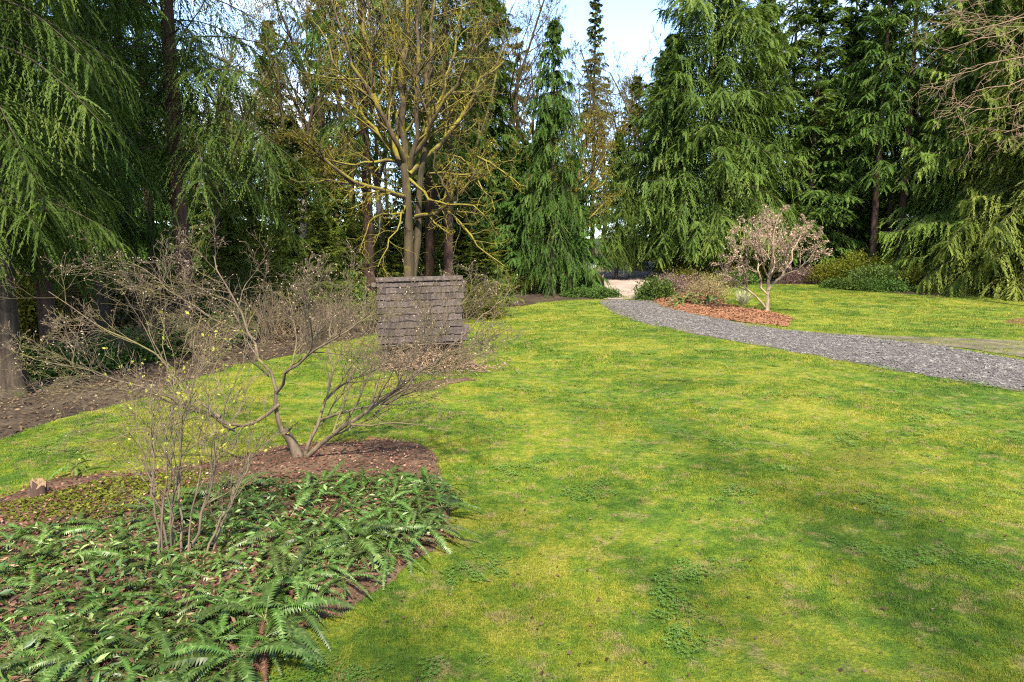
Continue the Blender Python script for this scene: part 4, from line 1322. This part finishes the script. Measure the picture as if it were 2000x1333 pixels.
for i, (px, y, s, k, lab) in enumerate([
        (1622, 57.0, 1.1, 0, 'yellow green huckleberry bush beside the pink leaved tree'),
        (1655, 56.5, 1.2, 1, 'wide yellow green bush left of the tallest huckleberry'),
        (1695, 57.0, 1.6, 0, 'tallest yellow green huckleberry bush, below the bare poles'),
        (1745, 55.5, 1.2, 1, 'yellow green bush behind the dark glossy ground cover'),
        (1790, 53.0, 1.15, 0, 'olive bush at the lawn edge right of the glossy ground cover'),
        (1830, 53.5, 1.4, 1, 'golden green upright bush under the pale cedars'),
        (1880, 52.0, 1.2, 0, 'green bush beside the bare earth strip'),
        (1950, 51.0, 1.1, 1, 'green bush at the back of the bare earth strip'),
        (2010, 50.5, 1.2, 0, 'bush at the far end of the bare earth strip')]):
    shrub(HUCK[k], px, y, lab, s, s * 0.95, i * 67)
for i, (px, y, s) in enumerate([(1640, 53.5, 0.9), (1668, 52.8, 1.0), (1698, 52.3, 1.0), (1728, 52.2, 1.05), (1690, 53.6, 1.2), (1722, 53.6, 1.3)]):
    shrub(SALAL[i % 2], px, y, 'dark glossy low evergreen in the ground cover at the far lawn', s, s * (0.75 if i < 4 else 1.1), i * 50, 'dark glossy ground cover at the far lawn', 'ground_cover_shrub')
# bushes round the mulch bed
TAN = bush(111, 1.25, 1.25, 34, 4200, 0.10, 0.35, M['tan'], M['b_twig'])
HEATH = bush(112, 1.2, 1.0, 30, 3400, 0.11, 0.4, M['heather'], M['b_dark'])
GREENB = bush(113, 1.5, 1.6, 40, 4600, 0.13, 0.4, M['huck'], M['b_dark'], 0.5)
shrub(TAN, 1377, G(1377, 588)[1], 'rounded straw coloured shrub in the middle of the mulch bed', 1.3, 1.35)
shrub(HEATH, 1300, 47.5, 'dull purple heather like shrub at the drive end of the mulch bed', 1.25, 1.35)
shrub(HEATH, 1338, 48.5, 'larger dull purple shrub behind the straw coloured one', 1.4, 1.3, 90)
shrub(GREENB, 1347, 54, 'bright yellow green shrub under the great cedar trunk', 1.05, 0.95)
shrub(GREENB, 1405, 55, 'yellow green shrub at the foot of the great cedar', 0.8, 0.7, 120)
shrub(SALAL[0], 1282, 45.6, 'dark evergreen shrub at the corner of mulch bed and track', 0.9, 1.2, 30)
shrub(SALAL[1], 1440, 57, 'dark shrub in the shade behind the pink leaved tree', 1.2, 1.0, 10)
shrub(HEATH, 1560, 58, 'dull brown shrub under the layered cedar', 1.2, 1.1, 40)
# stumps, low plants and growth at the lawn edge near the track
shrub(SALAL[0], 1180, 47.5, 'low dark plant cluster right of the stumps', 0.8, 0.6, 60)
shrub(SALAL[1], 1130, 48, 'low dark plants in front of the leaning stump', 0.8, 0.5, 20)
for i, (px, y, s, p, lab) in enumerate([
        (1020, 50, 0.9, HUCK[0], 'yellow green bush under the dark clump'), (1060, 51, 0.8, TAN, 'straw coloured bush beside the weeping conifer trunk'),
        (1140, 53, 0.8, HUCK[1], 'yellow green bush behind the stumps'), (960, 44, 0.9, SALAL[0], 'dark evergreen bush right of the woodshed roof'),
        (925, 36, 1.0, HUCK[0], 'olive bush close behind the right gable of the woodshed'), (700, 34, 1.1, SALAL[1], 'dark evergreen bush behind the left end of the woodshed'),
        (640, 30.5, 1.0, HEATH, 'brown bush at the lawn edge left of the woodshed'), (770, 33, 0.9, HUCK[1], 'olive bush behind the woodshed ridge')]):
    shrub(p, px, y, lab, s, s, i * 71)
# bare thicket between the dark row and the shed
for i, (px, y, s, p, lab) in enumerate([
        (440, 24, 1.0, THICK[0], 'grey bare thicket beside the red brown trunk'), (520, 26, 1.15, THICK[1], 'grey bare thicket below the young hemlocks'),
        (600, 26.5, 1.0, THICK[0], 'loose bare bush at the shady lawn edge'), (660, 28, 1.25, THICK[1], 'twiggy bare bush nearest the left gable of the shed'),
        (400, 21.5, 0.9, THICKD, 'brown leaf hung bare bush under the hanging branches'), (560, 29, 1.1, THICKD, 'brown leaf hung thicket in front of the small hemlock'),
        (310, 22.0, 0.9, THICKD, 'low brown bush in the shade of the drooping hemlock'), (230, 20.5, 0.8, THICK[0], 'low bare bush behind the furrowed cedar roots'),
        (720, 29, 1.2, THICK[0], 'bare bush rising behind the left edge of the shingled roof'), (960, 36, 1.3, THICK[1], 'bare pale bush standing right of the woodshed'),
        (900, 33, 1.2, THICK[0], 'bare bush behind the right edge of the shingled roof'), (480, 31, 1.3, THICK[0], 'tall bare bush among the young hemlocks')]):
    shrub(p, px, y, lab, s, s, i * 53, None, 'bare_bush')
for i, (px, y, s_, k, lab) in enumerate([
        (60, 19.0, 0.75, 0, 'dark evergreen bush between the two dark trunks'), (150, 19.5, 0.8, 1, 'dark evergreen bush right of the near black trunk'),
        (250, 21.5, 0.9, 0, 'dark evergreen bush under the drooping hemlock'), (340, 23.5, 0.9, 1, 'dark evergreen bush left of the red brown trunk'),
        (420, 26.5, 1.0, 0, 'dark evergreen bush right of the red brown trunk'), (-30, 20.0, 0.9, 1, 'dark evergreen bush beyond the furrowed cedar')]):
    shrub(SALAL[k], px, y, lab, s_, s_ * 0.9, i * 61)
# understorey in the deeper wood, so that the forest floor closes
for i in range(46):
    px = -100 + i * 46 + rnd.uniform(-18, 18)
    if 1090 < px < 1290: continue
    y = rnd.uniform(58, 72) if px > 950 else rnd.uniform(36, 60)
    if px < 420: y = rnd.uniform(26, 40)
    k = rnd.randrange(5)
    p = [HUCK[0], HUCK[1], SALAL[0], HEATH, THICKD][k]
    ul = ['yellow green', 'yellow green', 'dark evergreen', 'dull purple', 'brown leaf hung'][k] + ' undergrowth bush in the shade of the forest trees'
    shrub(p, px, y, ul, rnd.uniform(1.0, 1.8), None, rnd.uniform(0, 360), 'undergrowth beneath the forest trees')


def stump(px, py, r, h, label, mat, lean=0.0):
    x, y = G(px, py)
    rg = np.random.default_rng(int(px))
    k = 18
    a = np.arange(k) / k * 2 * np.pi
    zs = np.array([-0.1, 0.02, 0.15, 0.5, 1.0]) * h
    fl = np.array([1.5, 1.35, 1.12, 1.0, 0.95]) * r
    rr = fl[:, None] * (1 + 0.10 * rg.uniform(-1, 1, (1, k)) + 0.05 * rg.uniform(-1, 1, (5, k)))
    Z = np.repeat(zs[:, None], k, 1)
    Z[-1] += rg.uniform(-0.38, 0.18, k) * h
    V = np.stack([rr * np.cos(a) + lean * Z, rr * np.sin(a), Z], -1)
    i = np.arange(4)[:, None] * k; j = np.arange(k)[None]
    mb = MB(); mb.add(V, np.stack([i + j, i + (j + 1) % k, i + k + (j + 1) % k, i + k + j], -1).reshape(-1, 4), 0.5, True)
    tb = MB(); c = V[-1].mean(0) - np.array((0, 0, 0.06 * h))
    tb.add(np.vstack([V[-1], c[None]]), [[m, (m + 1) % k, k] for m in range(k)])
    e = empty('tree_stump', (x, y, tz(x, y) + 0.02), rg.uniform(0, 6))
    link('bark', mb.mesh('bark', mat), e)
    link('cut_top', tb.mesh('cut_top', M['log']), e)
    tag(e, label, 'stump')


stump(78, 985, 0.10, 0.34, 'short ragged brown stump at the edge of the fern bed', M['b_red'])
stump(1146, 566, 0.34, 1.0, 'grey leaning stump beside the track, lighter of the two', M['b_grey'], -0.15)
stump(1169, 564, 0.42, 0.95, 'dark squat stump beside the track', M['b_dark'])

# pale tufted grass plant in the mulch bed
x, y = G(1449, 607)
mb = MB(); rg = np.random.default_rng(5)
n = 160
az = rg.uniform(0, 6.283, n); el = rg.uniform(0.15, 0.75, n); L = rg.uniform(0.6, 1.15, n)
t = np.linspace(0, 1, 4)[None, :, None]
d = np.stack([np.cos(az) * np.sin(el), np.sin(az) * np.sin(el), np.cos(el)], 1)[:, None]
P = d * (L[:, None, None] * t) - np.array([0, 0, 1.0]) * (0.25 * L[:, None, None] * t ** 2 * np.sin(el)[:, None, None])
mb.tubes(P, np.repeat(np.array([[0.014, 0.013, 0.010, 0.003]]), n, 0), 3, rg.uniform(0.2, 1, n))
o = link('grass_clump', mb.mesh('grass_clump', M['strawblade'])); o.location = (x, y, tz(x, y) + 0.25)
tag(o, 'pale straw coloured clump of upright stems beside the pink leaved tree', 'grass clump')

# ------------------------------------------------------------------ ferns
def frond(seed, L, w, a, b, npair=28):
    """one sword fern frond along +X: midrib and a pinna on each side per node"""
    rg = np.random.default_rng(seed)
    t = np.linspace(0.12, 1.0, npair)
    tw = rg.normal(0, 0.04)

    def pos(t):
        return np.stack([L * (t - 0.10 * t ** 2), L * tw * t ** 2, L * (a * t - b * t ** 2)], -1)
    P = pos(t); T = nrm(np.gradient(P, axis=0))
    mb = MB()
    prof = w * np.sin(np.clip(0.10 + 0.9 * t, 0, 1) * np.pi * 0.93) ** 0.6 * (1.05 - 0.35 * t)
    bw = (L / npair) * 1.0
    for s in (-1, 1):
        S = nrm(np.cross(T, np.array([0, 0, 1.0]))) * s
        up = np.cross(S * s, T)
        D = nrm(S + T * 0.28 + up * rg.uniform(-.25, .1, (npair, 1)))
        ln = (prof * rg.uniform(0.85, 1.15, npair))[:, None]
        mb.tris(P - T * bw * 0.55, P + T * bw * 0.55, P + D * ln - np.array([0, 0, 1.0]) * ln * 0.18, np.clip(0.5 + rg.normal(0, 0.12, npair) + 0.2 * (t - .5), 0, 1))
    q = np.linspace(0, 1, 6); C = pos(q)
    mb.tubes(C, np.linspace(0.006, 0.002, 6) * L, 3, 0.9)
    return mb


FR = [frond(1, 1, 0.080, 0.75, 0.88), frond(2, 1, 0.085, 0.52, 0.70), frond(3, 1, 0.075, 0.34, 0.52), frond(4, 1, 0.080, 0.22, 0.32), frond(5, 1, 0.075, 1.05, 1.20)]
FRM = [f.mesh('frond', M['fern']) for f in FR]
FRD = frond(6, 1, 0.085, 0.16, 0.30).mesh('frond', M['deadfern'])


def fern(x, y, s, nf, label, group, seed, dead=2, low=0.0, z=None):
    rr = random.Random(seed)
    e = empty('sword_fern', (x, y, (tz(x, y) + 0.17) if z is None else z), rr.uniform(0, 6.28))
    for i in range(nf):
        k = rr.choice([1, 1, 2, 2, 3]) if rr.random() < low else rr.choice([0, 0, 1, 1, 2, 4])
        o = link('frond', FRM[k], e)
        l = s * rr.uniform(0.7, 1.15)
        o.scale = (l, l * rr.uniform(0.85, 1.2), l)
        o.rotation_euler = (rr.gauss(0, 0.38 if low > 0.5 else 0.25), rr.gauss(0, 0.16), i / nf * 6.283 + rr.gauss(0, 0.35))
    for i in range(dead):
        o = link('frond', FRD, e)
        l = s * rr.uniform(0.6, 1.0)
        o.scale = (l, l, l); o.rotation_euler = (rr.gauss(0, .3), rr.uniform(0.0, .12), rr.uniform(0, 6.28))
        o["label"] = 'brown withered frond'
    tag(e, label, 'fern', group)


# prominent ferns, then the dense carpet
specials = [(690, 1085, 0.85, 22, 'large arching sword fern at the corner of bed and lawn'),
            (820, 955, 0.55, 16, 'upright sword fern at the tip of the bed by the lawn'),
            (815, 1035, 0.62, 18, 'sword fern hanging over the lawn edge below the bed tip'),
            (600, 985, 0.65, 14, 'small sword fern closest to the red brown litter'),
            (520, 1245, 0.85, 20, 'drooping sword fern spilling over the lower lawn edge'),
            (470, 1330, 0.8, 18, 'pale sword fern on the lawn edge below the drooping one'),
            (150, 930, 0.42, 12, 'small fern on the far rim of the bed beside the stump')]
spots = []
for i, (px, py, s, nf, lab) in enumerate(specials):
    x, y = G(px, py); spots.append((x, y))
    fern(x, y, s, nf, lab, None, 500 + i, 3)
FERNAREA = [(-9.0, 7.6)] + gp((0, 1062), (180, 1045), (330, 1000), (480, 960), (600, 965), (760, 945), (860, 950), (870, 1000), (840, 1075), (740, 1130), (610, 1200), (535, 1265), (460, 1350)) + [(-2.6, 4.5), (-9.0, 4.5)]
rr = random.Random(12)
tries = 0
cnt = 0
while tries < 6000 and cnt < 190:
    tries += 1
    x, y = rr.uniform(-8, -0.8), rr.uniform(4.5, 10.5)
    if not inside(np.array([x]), np.array([y]), FERNAREA)[0]: continue
    if any((x - a) ** 2 + (y - b) ** 2 < 0.28 ** 2 for a, b in spots): continue
    spots.append((x, y)); cnt += 1
    wx, wy = G(345, 1100)
    de = float(edge_dist(np.array([x]), np.array([y]), FERNAREA)[0])
    if (x - wx) ** 2 + (y - wy) ** 2 < 0.8 ** 2: fl = 'low sword fern crowding the stems of the whippy shrub'
    elif de < 0.45 and x > -3.2 and y < 9: fl = 'low sword fern on the rim of the fern carpet along the lawn'
    elif de < 0.45 and y > 7: fl = 'low sword fern on the rim of the fern carpet beside bare soil'
    else: fl = 'low sword fern within the tangled fern carpet of the bed'
    fern(x, y, rr.uniform(0.45, 0.80), rr.randint(11, 15), fl, 'ferns carpeting the bed', 900 + cnt, rr.choice([2, 3, 4, 5]), 0.85)
for i, (px, py, s, lab) in enumerate([(1335, 600, 1.7, 'dark rounded fern on the bright mulch'), (1386, 602, 1.35, 'smaller dark fern below the straw coloured shrub'),
                                      (1272, 582, 1.5, 'dark fern at the corner of mulch and gravel'), (1195, 580, 1.1, 'grey green fern at the track mouth beside the lawn'),
                                      (1165, 577, 1.1, 'grey green fern below the dark stump'), (1130, 578, 1.0, 'fern below the leaning stump')]):
    x, y = G(px, py)
    fern(x, y, s, 20, lab, None, 700 + i, 2, 0.1, tz(x, y) + (0.36 if px > 1280 and px < 1400 else 0.08))

# ------------------------------------------------------------------ loose small stuff
def scatter(n, poly, seed, box=None):
    rg = np.random.default_rng(seed)
    P = np.array(poly)
    x0, y0 = P.min(0); x1, y1 = P.max(0)
    if box: x0, x1, y0, y1 = box
    xs = rg.uniform(x0, x1, n * 3); ys = rg.uniform(y0, y1, n * 3)
    k = inside(xs, ys, poly)
    xs, ys = xs[k][:n], ys[k][:n]
    return xs, ys, rg


def litter(name, poly, n, size, mat, label, cat, lift, seed, dome=(0, 1), aspect=0.55, flat=0.35, box=None, extra=0.0):
    xs, ys, rg = scatter(n, poly, seed, box)
    d = edge_dist(xs, ys, poly)
    z = TZ(xs, ys) + lift + dome[0] * (1 - np.exp(-d / dome[1])) + rg.uniform(0, extra + 1e-6, len(xs))
    P = np.stack([xs, ys, z], 1)
    a = rg.uniform(0, 6.283, len(xs))
    dr = nrm(np.stack([np.cos(a), np.sin(a), rg.normal(0, flat, len(xs))], 1))
    w = nrm(np.cross(dr, np.stack([rg.normal(0, flat, len(xs)), rg.normal(0, flat, len(xs)), np.ones(len(xs))], 1)))
    s = (size * rg.uniform(0.4, 1.5, len(xs)))[:, None]
    up = np.cross(w, dr) * s * 0.15
    mb = MB()
    mb.quads(P - dr * s * 0.5 - up * 0, P + w * s * aspect * 0.5 + up * rg.uniform(-1, 1, (len(xs), 1)), P + dr * s * 0.5, P - w * s * aspect * 0.5 + up, np.clip(rg.normal(0.42, 0.25, len(xs)), 0, 1))
    o = link(name, mb.mesh(name, mat))
    tag(o, label, cat, kind='stuff')
    return o


litter('leaf_litter', BED_W, 14000, 0.045, M['redlitter'], 'red brown leaf and bark litter over the planting bed soil', 'leaf litter', 0.062, 1, (0.14, 0.7), extra=0.015)
litter('low_foliage', FERNAREA, 4000, 0.10, M['fern'], 'tangled strappy green leaves between the carpet ferns', 'ground cover', 0.09, 2, (0.14, 0.7), 0.20, 0.45, extra=0.13)
litter('dead_fronds', FERNAREA, 2600, 0.085, M['deadfern'], 'withered brown fern leaves lying between the carpet ferns', 'leaf litter', 0.075, 3, (0.14, 0.7), 0.14, 0.25, extra=0.12)
WOODL = [(-16, 9.6)] + lawn_px[:8] + [(-4, 30), (-16, 36), (-30, 30)]
litter('forest_litter', WOODL, 16000, 0.09, M['litter'], 'brown leaves and needles covering the shady forest floor', 'leaf litter', 0.03, 4, extra=0.02)
litter('bark_chips', wobble(ISLAND, 0.45, 0.3, 33, 1.2), 9500, 0.13, M['chip'], 'orange brown bark chips of the mulch bed', 'mulch', 0.07, 5, (0.28, 0.9), 0.45, 0.5, extra=0.03)
litter('moss_patches', gp((0, 1000), (200, 950), (420, 930), (430, 985), (330, 1010), (180, 1050), (0, 1065)), 5000, 0.05, M['huck'], 'yellow green moss and seedlings on the bare bed soil', 'moss', 0.10, 6, (0.1, 0.6), 0.7, 0.4, extra=0.03)
litter('lawn_debris', LAWN_W, 6000, 0.04, M['litter'], 'scattered fallen leaves and twig bits on the lawn', 'leaf litter', 0.045, 7, box=(-12, 16, 4, 30))
for i in (1, 2, 3):
    litter('soil_crumbs', wobble(PATCHES[i], 0.4, 0.15, 70 + i, 1.4), 150, 0.04, M['litter'], 'brown soil crumbs and dead leaves on the worn lawn below the shed', 'leaf litter', 0.045, 90 + i, extra=0.01)
EARTH = DIRT2
litter('earth_debris', EARTH, 2500, 0.10, M['litter'], 'dry leaves and chips on the bare earth strip', 'leaf litter', 0.05, 8, extra=0.02)

# gravel stones
xs, ys, rg = scatter(23000, wobble(DRIVE, 0.55, 0.35, 12, 1.3), 33)
d = edge_dist(xs, ys, DRIVE_W)
s = rg.uniform(0.016, 0.045, len(xs)) * np.where(rg.random(len(xs)) < 0.04, 1.6, 1)
P = np.stack([xs, ys, TZ(xs, ys) + 0.03 + np.where(inside(xs, ys, DRIVE_W), 0.06 * (1 - np.exp(-edge_dist(xs, ys, DRIVE_W) / 0.9)), 0.0) + s * 0.3], 1)
mb = MB()
dirs = np.array([[1, 0, 0], [0, 1, 0], [-1, 0, 0], [0, -1, 0], [0, 0, 0.7]])
V = P[:, None] + dirs[None] * (s[:, None, None] * rg.uniform(0.6, 1.3, (len(xs), 5, 3)) + 0) + rg.normal(0, 0.2, (len(xs), 5, 3)) * s[:, None, None]
i = (np.arange(len(xs)) * 5)[:, None, None]
mb.add(V, (i + np.array([[0, 1, 4], [1, 2, 4], [2, 3, 4], [3, 0, 4]])[None]).reshape(-1, 3), 0.5)
o = link('gravel_stones', mb.mesh('gravel_stones', M['stone']))
tag(o, 'loose grey gravel stones on the drive', 'gravel', kind='stuff')

# ------------------------------------------------------------------ grass: instanced tufts
def tuft(seed, n, rad, h, w, mat, clover=False):
    rg = np.random.default_rng(seed)
    r = rad * np.sqrt(rg.random(n)); a = rg.uniform(0, 6.283, n)
    P = np.stack([r * np.cos(a), r * np.sin(a), np.full(n, -0.004)], 1)
    mb = MB()
    if clover:
        P[:, 2] = rg.uniform(0.012, 0.035, n)
        for k in range(3):
            b = rg.uniform(0, 6.283, n) * 0 + a * 3 + k * 2.094
            d = np.stack([np.cos(b), np.sin(b), rg.uniform(-.2, .3, n)], 1)
            s = np.stack([-np.sin(b), np.cos(b), rg.uniform(-.2, .2, n)], 1)
            mb.quads(P, P + d * w * 0.7 + s * w * 0.45, P + d * w, P + d * w * 0.7 - s * w * 0.45, rg.uniform(0.2, 0.9, n))
    else:
        az = rg.uniform(0, 6.283, n); tl = rg.uniform(0.1, 1.1, n)
        d = np.stack([np.cos(az) * np.sin(tl), np.sin(az) * np.sin(tl), np.cos(tl)], 1)
        s = np.stack([-np.sin(az), np.cos(az), np.zeros(n)], 1)
        hh = (h * rg.uniform(0.5, 1.2, n))[:, None]
        mb.tris(P - s * w / 2, P + s * w / 2, P + d * hh, rg.uniform(0, 1, n))
    me = mb.mesh('tuft', mat)
    return me


def grass():
    src = bpy.data.collections.new('turf_tufts')
    spec = [(1, 54, 0.075, 0.020, 0.0062, M['blade'], False), (2, 50, 0.085, 0.026, 0.0062, M['blade'], False), (3, 66, 0.07, 0.014, 0.0062, M['blade'], False), (4, 13, 0.07, 0.02, 0.017, M['clover'], True)]
    for i, sp in enumerate(spec):
        o = bpy.data.objects.new('tuft_%d' % i, tuft(*sp))
        src.objects.link(o)
    rg = np.random.default_rng(77)
    pts, scs, idx = [], [], []
    HOLES = [DRIVE_W, BED_W, ISLAND_W, wobble(SHEDFLOOR, 0.1, 0.4, 1)]
    for (ya, yb, dens, sc) in [(4.0, 8, 330, 1.0), (8, 13, 210, 1.2), (13, 20, 100, 1.6), (20, 30, 42, 2.3), (30, 58, 14, 3.6)]:
        x0, x1 = -0.85 * yb - 1, min(0.85 * yb + 1, 48)
        n = int((x1 - x0) * (yb - ya) * dens)
        x = rg.uniform(x0, x1, n); y = rg.uniform(ya, yb, n)
        k = (np.abs(x) < 0.85 * y + 1.5)
        x, y = x[k], y[k]
        k = inside(x, y, LAWN_W)
        x, y = x[k], y[k]
        for h in HOLES:
            P = np.array(h)
            bb = (x > P[:, 0].min()) & (x < P[:, 0].max()) & (y > P[:, 1].min()) & (y < P[:, 1].max())
            ins = np.zeros(len(x), bool)
            ins[bb] = inside(x[bb], y[bb], h)
            dd = np.full(len(x), 9.0)
            dd[ins] = edge_dist(x[ins], y[ins], h)
            k = ~(ins & (rg.random(len(x)) > 0.85 * np.exp(-dd / (0.45 if h is DRIVE_W else 0.14))))
            x, y = x[k], y[k]
        # thin out over verge and patches
        for h in PATCHES[1:] + [VERGE, EDGE]:
            ins = inside(x, y, h)
            k = ~(ins & (rg.random(len(x)) < (0.45 if h is VERGE else 0.5)))
            x, y = x[k], y[k]
        f1 = np.array([mnoise.noise(Vector((a * 0.55, b * 0.55, 3.0))) for a, b in zip(x, y)])
        f2 = np.array([mnoise.noise(Vector((a * 0.9, b * 0.9, 8.0))) for a, b in zip(x, y)])
        id_ = np.where(f1 > 0.12, 2, np.where(rg.random(len(x)) < 0.5, 0, 1))
        id_ = np.where((f2 > 0.28) & (rg.random(len(x)) < np.clip((f2 - 0.28) * 1.4, 0, 0.22)) & (y < 24), 3, id_)
        pts.append(np.stack([x, y, TZ(x, y) + 0.02], 1)); idx.append(id_)
        scs.append(sc * rg.uniform(0.75, 1.25, len(x)) * (1 + 0.25 * np.clip(-f1 * 2, -0.6, 1)))
    P = np.concatenate(pts); S = np.concatenate(scs); I = np.concatenate(idx)
    me = bpy.data.meshes.new('lawn_grass')
    me.vertices.add(len(P)); me.vertices.foreach_set('co', P.astype(np.float32).ravel())
    a = me.attributes.new('sc', 'FLOAT', 'POINT'); a.data.foreach_set('value', S.astype(np.float32))
    a = me.attributes.new('pick', 'INT', 'POINT'); a.data.foreach_set('value', I.astype(np.int32))
    rot = np.stack([rg.normal(0, .08, len(P)), rg.normal(0, .08, len(P)), rg.uniform(0, 6.283, len(P))], 1)
    a = me.attributes.new('rot', 'FLOAT_VECTOR', 'POINT'); a.data.foreach_set('vector', rot.astype(np.float32).ravel())
    o = link('lawn_grass', me)
    tag(o, 'short mossy grass blades and clover covering the lawn', 'grass', kind='stuff')
    ng = bpy.data.node_groups.new('lawn_tufts', 'GeometryNodeTree')
    ng.interface.new_socket('Geometry', in_out='INPUT', socket_type='NodeSocketGeometry')
    ng.interface.new_socket('Geometry', in_out='OUTPUT', socket_type='NodeSocketGeometry')
    gi = ng.nodes.new('NodeGroupInput'); go = ng.nodes.new('NodeGroupOutput')
    iop = ng.nodes.new('GeometryNodeInstanceOnPoints')
    ci = ng.nodes.new('GeometryNodeCollectionInfo')
    ci.inputs['Collection'].default_value = src
    ci.inputs['Separate Children'].default_value = True
    ci.inputs['Reset Children'].default_value = True
    L = ng.links.new
    L(gi.outputs[0], iop.inputs['Points'])
    L(ci.outputs[0], iop.inputs['Instance'])
    iop.inputs['Pick Instance'].default_value = True
    for nm, dt, sock in (('pick', 'INT', 'Instance Index'), ('sc', 'FLOAT', 'Scale')):
        na = ng.nodes.new('GeometryNodeInputNamedAttribute'); na.data_type = dt
        na.inputs['Name'].default_value = nm
        L(na.outputs['Attribute'], iop.inputs[sock])
    na = ng.nodes.new('GeometryNodeInputNamedAttribute'); na.data_type = 'FLOAT_VECTOR'; na.inputs['Name'].default_value = 'rot'
    er = ng.nodes.new('FunctionNodeEulerToRotation')
    L(na.outputs['Attribute'], er.inputs[0]); L(er.outputs[0], iop.inputs['Rotation'])
    L(iop.outputs[0], go.inputs[0])
    md = o.modifiers.new('tufts', 'NODES'); md.node_group = ng
    print('grass tufts', len(P))


grass()
print('tris', sum(len(m.loops) - 2 * len(m.polygons) for m in bpy.data.meshes))
